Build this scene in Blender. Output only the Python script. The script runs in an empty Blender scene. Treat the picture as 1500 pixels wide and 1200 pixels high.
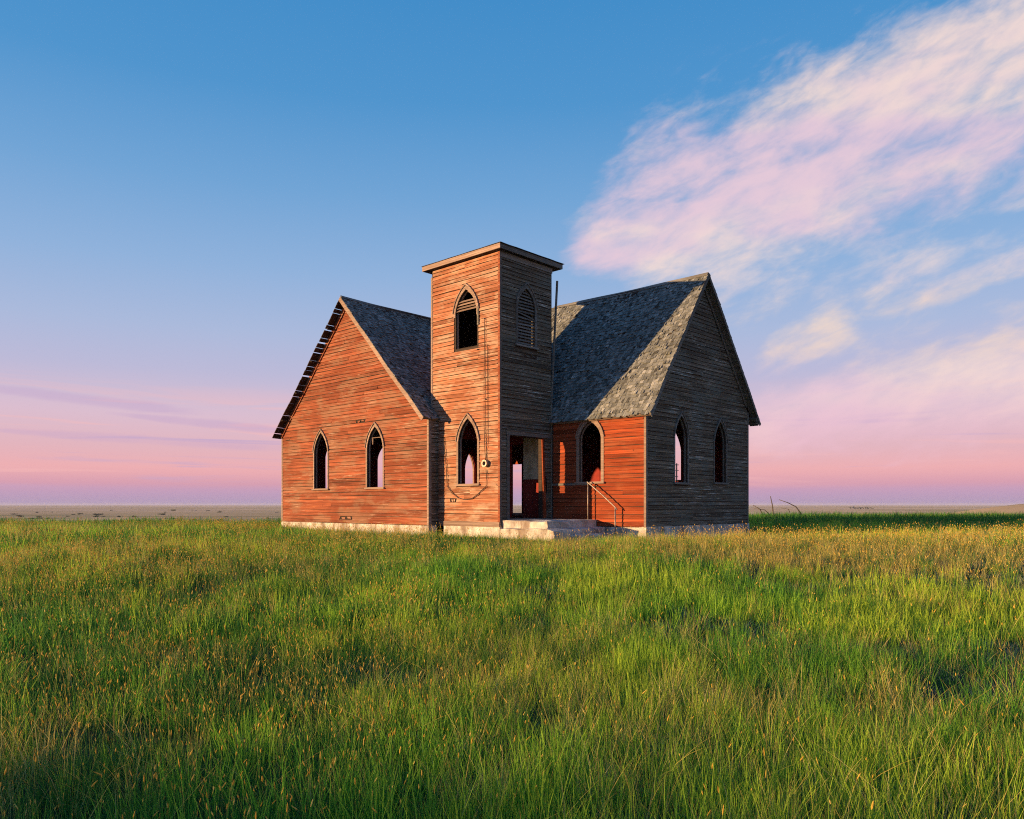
import bpy, bmesh, math, random
import numpy as np
from mathutils import Vector
random.seed(7); rng = np.random.default_rng(11)
sc = bpy.context.scene
col = sc.collection

# ------------------------------------------------------------------ camera
FPX, CX, HY = 1147.0, 750.0, 739.0          # focal length, centre and horizon of the photograph, in its pixels
CAMZ = 0.95                                  # the ground at the church is z = 0
cam = bpy.data.cameras.new('camera'); cam_o = bpy.data.objects.new('camera', cam); col.objects.link(cam_o)
cam.sensor_width = 36; cam.lens = 36*FPX/1500; cam.shift_y = (HY-600)/1500
cam.clip_start = 0.1; cam.clip_end = 60000
cam_o.location = (0, 0, CAMZ); cam_o.rotation_euler = (math.radians(90), 0, 0)
sc.camera = cam_o

def lin(r, g, b):
    f = lambda c: (c/255/12.92 if c/255 <= .04045 else ((c/255+.055)/1.055)**2.4)
    return (f(r), f(g), f(b), 1)

# ------------------------------------------------------------------ node helper
class NT:
    def __init__(s, tree): s.t = tree; s.n = tree.nodes; s.l = tree.links
    def put(s, sock, v):
        if isinstance(v, bpy.types.NodeSocket): s.l.new(v, sock)
        elif v is not None:
            if hasattr(sock.default_value, '__len__') and not hasattr(v, '__len__'): v = (v,)*len(sock.default_value)
            if hasattr(sock.default_value, '__len__') and len(v) != len(sock.default_value): v = tuple(v)[:len(sock.default_value)]
            sock.default_value = v
    def new(s, typ, **kw):
        n = s.n.new(typ)
        for k, v in kw.items(): setattr(n, k, v)
        return n
    def m(s, op, a, b=None, c=None, clamp=False):
        n = s.new('ShaderNodeMath', operation=op, use_clamp=clamp)
        for i, v in enumerate((a, b, c)): s.put(n.inputs[i], v)
        return n.outputs[0]
    def vm(s, op, a, b=None):
        n = s.new('ShaderNodeVectorMath', operation=op)
        s.put(n.inputs[0], a); s.put(n.inputs[1], b)
        return n.outputs[1] if op in ('DOT_PRODUCT', 'LENGTH', 'DISTANCE') else n.outputs[0]
    def sep(s, v):
        n = s.new('ShaderNodeSeparateXYZ'); s.put(n.inputs[0], v); return n.outputs
    def comb(s, x, y, z):
        n = s.new('ShaderNodeCombineXYZ')
        for i, v in enumerate((x, y, z)): s.put(n.inputs[i], v)
        return n.outputs[0]
    def noise(s, vec, scale=5, detail=4, rough=.55, dist=0):
        n = s.new('ShaderNodeTexNoise'); s.put(n.inputs['Vector'], vec); s.put(n.inputs['Scale'], scale)
        s.put(n.inputs['Detail'], detail); s.put(n.inputs['Roughness'], rough); s.put(n.inputs['Distortion'], dist)
        return n.outputs['Fac']
    def ramp(s, fac, pts, interp='LINEAR'):
        n = s.new('ShaderNodeValToRGB'); r = n.color_ramp; r.interpolation = interp
        while len(r.elements) < len(pts): r.elements.new(.5)
        for e, (p, c) in zip(r.elements, pts):
            e.position = p; e.color = c if hasattr(c, '__len__') else (c, c, c, 1)
        s.put(n.inputs[0], fac); return n.outputs[0]
    def mix(s, f, a, b, blend='MIX'):
        n = s.new('ShaderNodeMix', data_type='RGBA', blend_type=blend)
        s.put(n.inputs[0], f); s.put(n.inputs[6], a); s.put(n.inputs[7], b); return n.outputs[2]
    def sstep(s, x, a, b):
        n = s.new('ShaderNodeMapRange', interpolation_type='SMOOTHSTEP')
        s.put(n.inputs[0], x); s.put(n.inputs[1], a); s.put(n.inputs[2], b); return n.outputs[0]

# ------------------------------------------------------------------ sun direction (from the shadows on the church)
U = Vector((0.7313, -0.6820, 0)); V = Vector((0.6820, 0.7313, 0))
SUN_EL = math.radians(6.0)
dh = (U*1.50 + V*2.26).normalized()
sun_dir = Vector((dh.x*math.cos(SUN_EL), dh.y*math.cos(SUN_EL), -math.sin(SUN_EL)))
sun_rot = math.atan2(-dh.x, -dh.y)

# ------------------------------------------------------------------ world: evening sky opposite the sun, with cirrus
w = bpy.data.worlds.new('World'); sc.world = w; w.use_nodes = True
N = NT(w.node_tree); N.n.clear(); w.cycles.sampling_method = 'MANUAL'; w.cycles.sample_map_resolution = 512
tc = N.new('ShaderNodeTexCoord').outputs['Generated']
dirn = N.vm('NORMALIZE', tc); dx, dy, dz = N.sep(dirn)
sky = N.new('ShaderNodeTexSky', sky_type='NISHITA', sun_disc=False, sun_elevation=SUN_EL, sun_rotation=sun_rot)
sky.air_density = 1.0; sky.dust_density = 1.5; sky.ozone_density = 3.0
el = N.m('DEGREES', N.m('ARCSINE', dz)); az = N.m('DEGREES', N.m('ARCTAN2', dx, dy))
elf = N.m('DIVIDE', el, 90)
grad = N.ramp(elf, [(0.0, lin(178, 157, 190)), (.011, lin(202, 162, 193)), (.014, lin(216, 160, 182)), (.026, lin(244, 178, 182)), (.042, lin(232, 184, 194)), (.068, lin(224, 194, 212)), (.100, lin(193, 190, 220)),
                    (.132, lin(175, 190, 224)), (.178, lin(148, 182, 224)), (.236, lin(116, 168, 218)), (.30, lin(82, 152, 210)), (.38, lin(64, 142, 204)), (1, lin(34, 100, 176))])
nish = N.vm('SCALE', sky.outputs[0]); nish.node.inputs['Scale'].default_value = 0.12
base = N.mix(0.06, grad, nish)
# cirrus: one wind-drawn noise field, gathered in banks
def rot(ang, a0=0, e0=0):
    ca, sa = math.cos(math.radians(ang)), math.sin(math.radians(ang))
    da = N.m('SUBTRACT', az, a0); de = N.m('SUBTRACT', el, e0)
    return (N.m('ADD', N.m('MULTIPLY', da, ca), N.m('MULTIPLY', de, sa)), N.m('SUBTRACT', N.m('MULTIPLY', de, ca), N.m('MULTIPLY', da, sa)))
ra, rb = rot(17)
n1 = N.noise(N.comb(N.m('MULTIPLY', ra, .12), N.m('MULTIPLY', rb, .26), 4.1), 1, 4, .55, .5)
n2 = N.noise(N.comb(N.m('MULTIPLY', ra, .34), N.m('MULTIPLY', rb, .85), 1.3), 1, 9, .60, .25)
nz = N.m('ADD', N.m('MULTIPLY', N.m('SUBTRACT', n1, .5), 1.15), N.m('MULTIPLY', N.m('SUBTRACT', n2, .5), 1.2))
def bank(a0, e0, ang, length, w0, w1, widen, amt=1.0):
    a, b = rot(ang, a0, e0)
    half = N.m('ADD', w0, N.m('MULTIPLY', N.sstep(a, 0, widen), w1-w0))
    r = N.m('DIVIDE', N.m('ABSOLUTE', b), half)
    e = N.m('MULTIPLY', N.m('SUBTRACT', 1, N.sstep(r, .2, 1.6)), N.m('MULTIPLY', N.sstep(a, -2.2, 2.2), N.m('SUBTRACT', 1, N.sstep(a, length*.8, length*1.25))))
    return N.m('MULTIPLY', e, amt)
SP = [(4.2, 18.2, 13.5, 38, 2.5, 6.2, 9), (17.0, 9.6, 22, 7.0, 1.5, 2.3, 5, .78), (9, 13.0, 8, 30, 2.4, 3.4, 10, .40), (15.5, 5.2, 9, 34, 2.2, 4.0, 14, .95), (27, 13.0, 14, 9, .8, 1.3, 5, .66), (30, 17.3, 18, 8, .9, 1.4, 4, .56),
      (75, 24, 14, 40, 2, 7, 15), (-125, 20, 10, 35, 2, 6, 15, .9), (150, 12, -8, 30, 2, 5, 12, .9)]
env = None
for b_ in SP:
    e_ = bank(*b_); env = e_ if env is None else N.m('MAXIMUM', env, e_)
cl = N.m('MULTIPLY', N.sstep(N.m('ADD', env, nz), .24, 1.26), N.sstep(env, .0, .25))
# low mauve and salmon streaks near the horizon
st = N.noise(N.comb(N.m('MULTIPLY', ra, .055), N.m('MULTIPLY', el, 1.0), 7.7), 1, 5, .55, .6)
lowb = N.m('MULTIPLY', N.m('SUBTRACT', 1, N.sstep(el, 5, 9)), N.sstep(el, .6, 2.5))
skyc = N.mix(N.m('MULTIPLY', N.m('MULTIPLY', N.sstep(st, .54, .68), lowb), .55), base, lin(248, 188, 186))
skyc = N.mix(N.m('MULTIPLY', N.m('MULTIPLY', N.m('SUBTRACT', 1, N.sstep(st, .30, .43)), lowb), .62), skyc, lin(192, 168, 206))
mv = N.m('MAXIMUM', bank(-37, 7.3, -4, 15, .22, .42, 6), N.m('MAXIMUM', bank(-27, 5.9, -4, 12, .18, .36, 5), bank(-35, 4.6, -2, 20, .16, .4, 8, .8)))
skyc = N.mix(N.m('MULTIPLY', N.sstep(N.m('ADD', mv, N.m('MULTIPLY', nz, .6)), .3, 1.1), N.m('MULTIPLY', N.sstep(mv, 0, .3), .36)), skyc, lin(190, 162, 204))
wn = N.noise(N.comb(N.m('MULTIPLY', az, .07), N.m('MULTIPLY', el, .16), 2.9), 1, 3, .55)
ccol = N.mix(N.sstep(wn, .40, .60), lin(236, 205, 217), lin(252, 225, 213))
creamy = N.m('MULTIPLY', N.sstep(el, 8, 10.5), N.m('SUBTRACT', 1, N.sstep(el, 12.5, 15)))
ccol = N.mix(N.m('MULTIPLY', creamy, .7), ccol, lin(253, 222, 192))
ccol = N.mix(N.m('MULTIPLY', N.m('SUBTRACT', 1, N.sstep(el, 3, 9.5)), .75), ccol, lin(238, 186, 204))
skyc = N.mix(N.m('MULTIPLY', cl, .9), skyc, ccol)
below = N.sstep(el, -1.5, -.15)
skyc = N.mix(below, lin(92, 86, 84), skyc)
bg = N.new('ShaderNodeBackground'); N.put(bg.inputs[0], skyc); bg.inputs[1].default_value = 0.465
ow = N.new('ShaderNodeOutputWorld'); N.l.new(bg.outputs[0], ow.inputs[0])

# ------------------------------------------------------------------ sun
sl = bpy.data.lights.new('sun', 'SUN'); sl.energy = 5.0; sl.angle = math.radians(.6); sl.color = (1.0, .61, .28)
so = bpy.data.objects.new('sun', sl); col.objects.link(so); so.rotation_euler = sun_dir.to_track_quat('-Z', 'Y').to_euler(); so.location = (-40, -10, 20)
vs = sc.view_settings; vs.view_transform = 'Standard'; vs.look = 'None'; vs.gamma = 1; vs.exposure = 1.10; vs.use_curve_mapping = False
sc.cycles.filter_width = 1.1; sc.cycles.use_denoising = False; sc.cycles.sample_clamp_indirect = 1.5; sc.cycles.max_bounces = 5; sc.cycles.diffuse_bounces = 3; sc.cycles.transmission_bounces = 3; sc.cycles.glossy_bounces = 1; sc.cycles.use_adaptive_sampling = True; sc.cycles.adaptive_threshold = .015

# ------------------------------------------------------------------ materials
def mat(name, build):
    m = bpy.data.materials.new(name); m.use_nodes = True
    n = NT(m.node_tree); n.n.clear(); out = n.new('ShaderNodeOutputMaterial')
    build(n, out); return m
def principled(n, out, colr, rough=.8, bump=None, bstr=.4, bdist=.01, spec=.25):
    p = n.new('ShaderNodeBsdfPrincipled'); n.put(p.inputs['Base Color'], colr); n.put(p.inputs['Roughness'], rough)
    p.inputs['Specular IOR Level'].default_value = spec
    if bump is not None:
        b = n.new('ShaderNodeBump'); b.inputs['Strength'].default_value = bstr; b.inputs['Distance'].default_value = bdist
        n.put(b.inputs['Height'], bump); n.l.new(b.outputs[0], p.inputs['Normal'])
    n.l.new(p.outputs[0], out.inputs[0]); return p
def attr(n, name): return n.new('ShaderNodeAttribute', attribute_name=name).outputs['Fac']
def objco(n): return n.new('ShaderNodeTexCoord').outputs['Object']

def wood(dark, mid, light, flake=None, flk=(.66, .74), grey=None, gs=.75):
    def b(n, out):
        co = objco(n); r = attr(n, 'rnd')
        x, y, z = n.sep(co); s = n.m('ADD', x, y)
        off = n.m('MULTIPLY', r, 37.0); so_ = n.m('ADD', s, off)
        g = n.noise(n.comb(n.m('MULTIPLY', so_, .55), off, n.m('MULTIPLY', z, 42)), 1, 7, .68, .35)
        gf = n.noise(n.comb(n.m('MULTIPLY', so_, 2.2), off, n.m('MULTIPLY', z, 170)), 1, 5, .7, .3)
        big = n.noise(co, .5, 4, .6); pat = n.noise(n.vm('MULTIPLY', co, (.8, .8, 2.2)), 1.1, 6, .65)
        c = n.ramp(n.m('ADD', n.m('MULTIPLY', g, .6), n.m('MULTIPLY', gf, .4)), [(.36, dark), (.50, mid), (.62, light)])
        tone = n.noise(n.comb(off, n.m('MULTIPLY', so_, .10), off), 1.7, 2, .5)
        c = n.mix(1, c, n.ramp(tone, [(.25, (.42, .40, .39, 1)), (.5, (.95, .95, .95, 1)), (.72, (1.35, 1.36, 1.40, 1))]), 'MULTIPLY')
        c = n.mix(n.m('MULTIPLY', n.sstep(big, .44, .66), .5), c, n.mix(.5, dark, mid))
        if grey: c = n.mix(n.m('MULTIPLY', n.sstep(pat, .46, .62), gs), c, n.ramp(g, [(.35, tuple(v*.45 for v in grey[:3])+(1,)), (.6, grey)]))
        vo = n.new('ShaderNodeTexVoronoi', feature='F1'); n.put(vo.inputs['Vector'], n.comb(so_, off, z)); vo.inputs['Scale'].default_value = 1.7
        kn = n.m('SUBTRACT', 1, n.sstep(vo.outputs['Distance'], .02, .06))
        c = n.mix(n.m('MULTIPLY', kn, .6), c, (.03, .016, .01, 1))
        if flake:
            fl = n.noise(n.comb(n.m('MULTIPLY', so_, 1.1), off, n.m('MULTIPLY', z, 55)), 1, 9, .66, .4)
            area = n.noise(n.vm('MULTIPLY', co, (.6, .6, 1.5)), .9, 4, .6)
            c = n.mix(n.m('MULTIPLY', n.sstep(fl, *flk), n.sstep(area, .42, .62)), c, flake)
        principled(n, out, c, .85, n.m('ADD', n.m('MULTIPLY', g, .5), n.m('MULTIPLY', gf, .5)), .6, .008, .15)
    return b
M = {}
M['siding'] = mat('weathered_red_siding', wood((.070, .018, .010, 1), (.23, .062, .028, 1), (.37, .130, .064, 1), (.46, .33, .25, 1), (.575, .65), (.29, .165, .105, 1), .62))
M['siding_dark'] = mat('weathered_bare_siding_shaded', wood((.022, .020, .015, 1), (.11, .088, .062, 1), (.26, .215, .155, 1), (.62, .62, .55, 1), (.575, .63), (.15, .155, .13, 1)))  # bare flecked boards; shade of walls turned from the sun also in the colour
M['siding_red'] = mat('weathered_bright_red_siding', wood((.10, .017, .008, 1), (.27, .050, .016, 1), (.37, .088, .030, 1), (.40, .24, .15, 1), (.62, .74), (.30, .085, .036, 1)))
M['siding_pale'] = mat('sun_bleached_siding', wood((.10, .029, .015, 1), (.31, .115, .056, 1), (.47, .235, .14, 1), (.52, .39, .30, 1), (.54, .63), (.46, .31, .215, 1), .85))
M['trim'] = mat('weathered_trim', wood((.11, .078, .062, 1), (.27, .19, .15, 1), (.42, .32, .26, 1)))
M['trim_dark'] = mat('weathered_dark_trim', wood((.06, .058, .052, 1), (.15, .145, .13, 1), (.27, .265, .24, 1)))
M['plank'] = mat('old_planks', wood((.018, .013, .010, 1), (.045, .032, .025, 1), (.08, .056, .044, 1)))
def b_shingle(n, out):
    co = objco(n); r = attr(n, 'rnd'); off = n.m('MULTIPLY', r, 41)
    g = n.noise(n.vm('MULTIPLY', n.vm('ADD', co, n.comb(off, off, off)), (14, 14, 5)), 3, 5, .65)
    c = n.ramp(r, [(0, (.05, .05, .045, 1)), (.35, (.14, .15, .142, 1)), (.75, (.235, .245, .23, 1)), (1, (.38, .39, .37, 1))])
    c = n.mix(n.sstep(g, .35, .75), c, n.mix(.5, c, (.05, .045, .04, 1)))
    moss = n.sstep(n.noise(co, 1.3, 6, .65), .58, .72)
    c = n.mix(n.m('MULTIPLY', moss, .35), c, (.22, .215, .16, 1))
    principled(n, out, c, .9, g, .5, .008, .12)
M['shingle'] = mat('cedar_shingle', b_shingle)
def b_conc(n, out):
    co = objco(n)
    g = n.noise(co, 3.2, 8, .65); st = n.noise(n.vm('MULTIPLY', co, (1, 1, .35)), 1.7, 6, .62)
    sp = n.noise(co, 46, 3, .7)
    c = n.ramp(g, [(.3, (.24, .21, .18, 1)), (.5, (.44, .41, .36, 1)), (.68, (.62, .60, .54, 1))])
    c = n.mix(n.m('MULTIPLY', n.sstep(st, .50, .64), .75), c, (.16, .11, .08, 1))
    c = n.mix(n.m('MULTIPLY', n.sstep(sp, .58, .7), .4), c, (.12, .10, .09, 1))
    principled(n, out, c, .93, n.m('ADD', g, n.m('MULTIPLY', sp, .5)), .8, .02, .1)
M['concrete'] = mat('old_concrete', b_conc)
def b_plaster(n, out):
    co = objco(n); g = n.noise(co, 2.4, 7, .62)
    c = n.ramp(g, [(.3, (.20, .17, .11, 1)), (.48, (.42, .40, .30, 1)), (.7, (.55, .53, .43, 1))])
    principled(n, out, c, .9, g, .4, .01)
M['plaster'] = mat('stained_plaster', b_plaster)
def b_inner(n, out):
    co = objco(n); g = n.noise(co, 2.0, 6, .6)
    c = n.ramp(g, [(.3, (.13, .018, .014, 1)), (.6, (.26, .034, .026, 1)), (.8, (.32, .06, .045, 1))])
    principled(n, out, c, .9)
M['inner'] = mat('inner_boards', b_inner)
def b_tar(n, out):
    g = n.noise(objco(n), 6, 6, .6)
    principled(n, out, n.ramp(g, [(.3, (.015, .015, .016, 1)), (.7, (.05, .048, .046, 1))]), .85, g, .5, .01)
M['tar'] = mat('tar_roofing', b_tar)
def b_metal(n, out):
    g = n.noise(objco(n), 18, 6, .65)
    p = principled(n, out, n.ramp(g, [(.35, (.16, .10, .07, 1)), (.55, (.30, .27, .24, 1))]), .55, g, .3, .003, .5)
    p.inputs['Metallic'].default_value = .4
M['metal'] = mat('weathered_pipe', b_metal)
def b_cable(n, out):
    g = n.noise(objco(n), 30, 4, .6)
    principled(n, out, n.ramp(g, [(.3, (.02, .019, .018, 1)), (.7, (.05, .045, .04, 1))]), .7)
M['cable'] = mat('old_cable', b_cable)
def b_stick(n, out):
    g = n.noise(objco(n), 12, 5, .6)
    principled(n, out, n.ramp(g, [(.3, (.05, .04, .034, 1)), (.7, (.13, .11, .095, 1))]), .9, g, .5, .01)
M['stick'] = mat('dead_wood', b_stick)

def b_ground(n, out):
    geo = n.new('ShaderNodeNewGeometry'); p = geo.outputs['Position']; x, y, z = n.sep(p)
    d = n.vm('LENGTH', n.vm('SUBTRACT', p, (2, 14, 0)))
    f1 = n.noise(p, 1.4, 8, .65); f2 = n.noise(p, 9, 6, .7)
    near = n.ramp(n.m('ADD', n.m('MULTIPLY', f1, .5), n.m('MULTIPLY', f2, .5)), [(.3, (.018, .022, .010, 1)), (.5, (.045, .05, .022, 1)), (.7, (.10, .085, .045, 1))])
    q = n.vm('MULTIPLY', p, (.35, 1.0, 0))
    b1 = n.noise(q, .0035, 7, .62, .8); b2 = n.noise(q, .03, 6, .65); b3 = n.noise(q, .0009, 5, .6, .5)
    far = n.ramp(b1, [(.36, (.07, .09, .035, 1)), (.45, (.25, .20, .11, 1)), (.53, (.42, .31, .19, 1)), (.62, (.13, .14, .06, 1))])
    far = n.mix(n.m('MULTIPLY', n.sstep(b2, .5, .72), .4), far, (.20, .21, .11, 1))
    far = n.mix(n.m('MULTIPLY', n.sstep(b3, .5, .62), .6), far, (.58, .44, .34, 1))
    c = n.mix(n.sstep(n.m('ADD', d, n.m('MULTIPLY', f1, 20)), 62, 95), near, far)
    pb = principled(n, out, c, .95, n.m('ADD', f1, f2), .6, .05, .05)
    n.put(pb.inputs['Sheen Weight'], n.m('MULTIPLY', n.sstep(d, 60, 160), .065)); pb.inputs['Sheen Roughness'].default_value = .45; n.put(pb.inputs['Sheen Tint'], n.mix(.35, c, (1, .86, .62, 1)))   # standing dry stems catch the low light
M['ground'] = mat('prairie_ground', b_ground)

def grassmat(c0, c1, c2, trans=.45, patch=None, stem=None):
    def b(n, out):
        oi = n.new('ShaderNodeObjectInfo'); r = oi.outputs['Random']; loc = oi.outputs['Location']
        h = attr(n, 'h'); br = attr(n, 'rnd')
        c = n.ramp(n.m('ADD', n.m('MULTIPLY', r, .5), n.m('MULTIPLY', br, .5)), [(.15, c0), (.5, c1), (.85, c2)])
        if patch:
            pn = n.noise(loc, .22, 4, .55)
            c = n.mix(n.m('MULTIPLY', n.sstep(pn, .36, .58), .8), c, patch)
        if stem: c = n.mix(n.sstep(h, .93, .99), stem, c)
        df = n.new('ShaderNodeBsdfPrincipled'); n.put(df.inputs['Base Color'], c); df.inputs['Roughness'].default_value = .6; df.inputs['Specular IOR Level'].default_value = .2
        tr = n.new('ShaderNodeBsdfTranslucent'); n.put(tr.inputs[0], c)
        mx = n.new('ShaderNodeMixShader'); mx.inputs[0].default_value = trans
        n.l.new(df.outputs[0], mx.inputs[1]); n.l.new(tr.outputs[0], mx.inputs[2]); n.l.new(mx.outputs[0], out.inputs[0])
    return b
M['g_green'] = mat('green_grass', grassmat((.085, .28, .026, 1), (.17, .45, .036, 1), (.28, .55, .048, 1), .5, (.47, .60, .05, 1)))
M['g_deep'] = mat('deep_green_grass', grassmat((.03, .13, .024, 1), (.055, .20, .032, 1), (.10, .28, .038, 1), .45))
M['g_head'] = mat('ripe_seed_heads', grassmat((.56, .35, .05, 1), (.70, .47, .08, 1), (.76, .60, .18, 1), .4, None, (.30, .34, .07, 1)))
M['g_dry'] = mat('dry_grass', grassmat((.42, .32, .07, 1), (.58, .47, .12, 1), (.64, .56, .22, 1), .45))
M['g_sage'] = mat('grey_green_clumps', grassmat((.085, .13, .105, 1), (.13, .185, .15, 1), (.19, .24, .19, 1), .3))
M['leaf'] = mat('shrub_leaves', grassmat((.03, .05, .025, 1), (.045, .07, .03, 1), (.07, .09, .04, 1), .3))

# ------------------------------------------------------------------ mesh builder
class MB:
    def __init__(s): s.v = []; s.f = []; s.r = []
    def add(s, vs, fs, r=None):
        o = len(s.v); s.v += [tuple(p) for p in vs]; s.f += [tuple(i+o for i in q) for q in fs]
        s.r += [random.random() if r is None else r]*len(vs)
    def hexa(s, p, r=None):   # p: 8 points, bottom 4 then top 4
        s.add(p, [(0, 3, 2, 1), (4, 5, 6, 7), (0, 1, 5, 4), (1, 2, 6, 5), (2, 3, 7, 6), (3, 0, 4, 7)], r)
    def prism(s, a, b, r=None):
        n = len(a)
        s.add(list(a)+list(b), [tuple(range(n))[::-1], tuple(range(n, 2*n))]+[(i, (i+1) % n, n+(i+1) % n, n+i) for i in range(n)], r)
    def tube(s, pts, rad, k=6, r=None):
        pts = [Vector(p) for p in pts]; rads = rad if hasattr(rad, '__len__') else [rad]*len(pts)
        vs, fs = [], []
        for i, p in enumerate(pts):
            t = (pts[min(i+1, len(pts)-1)]-pts[max(i-1, 0)]).normalized()
            a = t.cross(Vector((0, 0, 1))) if abs(t.z) < .9 else t.cross(Vector((1, 0, 0))); a.normalize(); b = t.cross(a)
            for j in range(k):
                th = 2*math.pi*j/k; vs.append(p+(a*math.cos(th)+b*math.sin(th))*rads[i])
        for i in range(len(pts)-1):
            for j in range(k): fs.append((i*k+j, i*k+(j+1) % k, (i+1)*k+(j+1) % k, (i+1)*k+j))
        fs += [tuple(range(k))[::-1], tuple(range((len(pts)-1)*k, len(pts)*k))]
        s.add(vs, fs, r)
    def build(s, name, m, parent=None, kind=None, smooth=False, coll=None, h=None):
        me = bpy.data.meshes.new(name); me.from_pydata(s.v, [], s.f)
        a = me.attributes.new('rnd', 'FLOAT', 'POINT'); a.data.foreach_set('value', s.r)
        if h is not None: a = me.attributes.new('h', 'FLOAT', 'POINT'); a.data.foreach_set('value', h)
        bm = bmesh.new(); bm.from_mesh(me)
        if h is None: bmesh.ops.recalc_face_normals(bm, faces=bm.faces)
        bm.to_mesh(me); bm.free()
        if smooth: me.polygons.foreach_set('use_smooth', [True]*len(me.polygons))
        me.materials.append(M[m])
        o = bpy.data.objects.new(name, me); (coll or col).objects.link(o)
        if parent: o.parent = parent
        if kind: o['kind'] = kind
        return o
def tag(o, label, cat, group=None):
    o['label'] = label; o['category'] = cat
    if group: o['group'] = group
    return o
def empty(name, loc=(0, 0, 0), rz=0, parent=None):
    o = bpy.data.objects.new(name, None); col.objects.link(o); o.location = loc; o.rotation_euler = (0, 0, rz); o.parent = parent; o.empty_display_size = .2
    return o

# ------------------------------------------------------------------ terrain
def sst(x, a, b):
    t = np.clip((x-a)/(b-a), 0, 1); return t*t*(3-2*t)
def ramp_dn(d, L):      # rounded start, then a steady fall
    d = np.maximum(d, 0); return np.where(d < L, d*d/(2*L), d-L/2)
PLAIN = -15.0
def shade_knoll(x, y): return 6.35*np.exp(-(((x+46)/11)**2+((y+10)/10)**4))      # unseen knoll added behind the camera, shaped so its shadow darkens the near grass
def ground_z(x, y):
    x = np.asarray(x, float); y = np.asarray(y, float)
    z = -1.12*(1-sst(y, 0, 21))
    yc = 31+19*sst(x, -9, 12)
    fall = ramp_dn(y-yc, 9)*.085+ramp_dn(-26-x, 10)*.06+ramp_dn(x-75, 20)*.06+ramp_dn(-12-y, 10)*.05
    z = z-fall+shade_knoll(x, y)-.14*np.exp(-(((x-7.2)/3.6)**2+((y-23.2)/3.2)**2))
    z = z+.05*np.sin(x*.7+1.3)*np.sin(y*.55+.4)*sst(np.hypot(x, y), 3, 8)*(1-sst(np.abs(y-24), 0, 9)*0) * .6
    far = PLAIN+1.6*np.sin(x*.0031+.7)*np.sin(y*.0023+1.1)+.9*np.sin(x*.011+2)*np.sin(y*.007)
    k = sst(np.hypot(x, y), 600, 2500); far = far*(1-k)+(PLAIN-3+3.0*np.sin(x*.0009+1)*np.sin(y*.0013+2))*k
    z = np.maximum(z, far)
    # a low dry rise to the right, beyond the tall grass
    rise = 16.4*np.exp(-(((x-104)/52)**2+((y-150)/36)**2))
    z = np.where(y > 55, np.maximum(z, PLAIN+rise), z)
    return z
def gz(x, y): return float(ground_z(x, y))
rad = [0]+list(np.geomspace(.6, 16000, 170)); NA = 240
vs_, fs_ = [(0, 0, gz(0, 0))], []
for r_ in rad[1:]:
    th = np.arange(NA)*2*np.pi/NA; X, Y = r_*np.cos(th), r_*np.sin(th); Z = ground_z(X, Y)
    vs_ += list(zip(X.tolist(), Y.tolist(), Z.tolist()))
for j in range(NA): fs_.append((0, 1+j, 1+(j+1) % NA))
for i in range(len(rad)-2):
    a, b = 1+i*NA, 1+(i+1)*NA
    for j in range(NA): k = (j+1) % NA; fs_.append((a+j, b+j, b+k, a+k))
gm = MB(); gm.add(vs_, fs_, .5); ground = gm.build('ground', 'ground', kind='structure', smooth=True)

# ------------------------------------------------------------------ church frame: local x runs along U, local y along V, z up from the ground
T = Vector(((732-CX)/FPX*22, 22, 0))
church = tag(empty('church', T, math.atan2(U.y, U.x)), 'abandoned weathered red clapboard church with square tower on the grassy rise', 'church')
CU, CV = -T.dot(U), -T.dot(V)               # the camera in that frame
def ray(x): d = Vector(((x-CX)/FPX, 1, 0)); return d.dot(U), d.dot(V)
def hitv(x, v): ru, rv = ray(x); t = (v-CV)/rv; return CU+t*ru, t
def hitu(x, u): ru, rv = ray(x); t = (u-CU)/ru; return CV+t*rv, t
def zz(y, t): return (HY-y)/FPX*t+CAMZ
# plan
ZB, ZF, ZE, ZR = .32, .55, 3.64, 7.86        # siding base, floor, eaves, ridge
UA0, UA1 = -10.83, -2.58                     # nave, side walls
VA0, VA1 = -.39, 9.9                         # nave, front gable and rear gable
UAM = (UA0+UA1)/2
VW0, VW1, UB = 2.26, 8.27, 3.357             # wing
VWM = (VW0+VW1)/2
TU0, TU1, TV0, TV1, TZ = -2.87, 0.0, 0.0, 2.26, 8.08
TH = .13
class Face:
    def __init__(s, ax, c, sg): s.ax, s.c, s.sg = ax, c, sg
    def p(s, a, z, o):
        q = s.c+s.sg*o
        return (a, q, z) if s.ax == 'v' else (q, a, z)
def arch(c, w, z0, zs, za, n=7, pt=.28):
    h = za-zs; R = (w*w+h*h)/(2*w); phi = math.asin(min(1, h/R)) if R >= w and h <= R else math.pi/2
    if R-w < 0: phi = math.pi-math.asin(min(1, h/R))
    right = [(c+w-R+R*math.cos(phi*i/n), zs+R*math.sin(phi*i/n)) for i in range(n+1)]
    right[-1] = (c, za)
    right = [(a*(1-pt)+(c+w-w*i/n)*pt, z*(1-pt)+(zs+(za-zs)*i/n)*pt) for i, (a, z) in enumerate(right)]
    left = [(2*c-a, z) for a, z in right[:-1]][::-1]
    return [(c-w, z0), (c+w, z0)]+right+left
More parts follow.
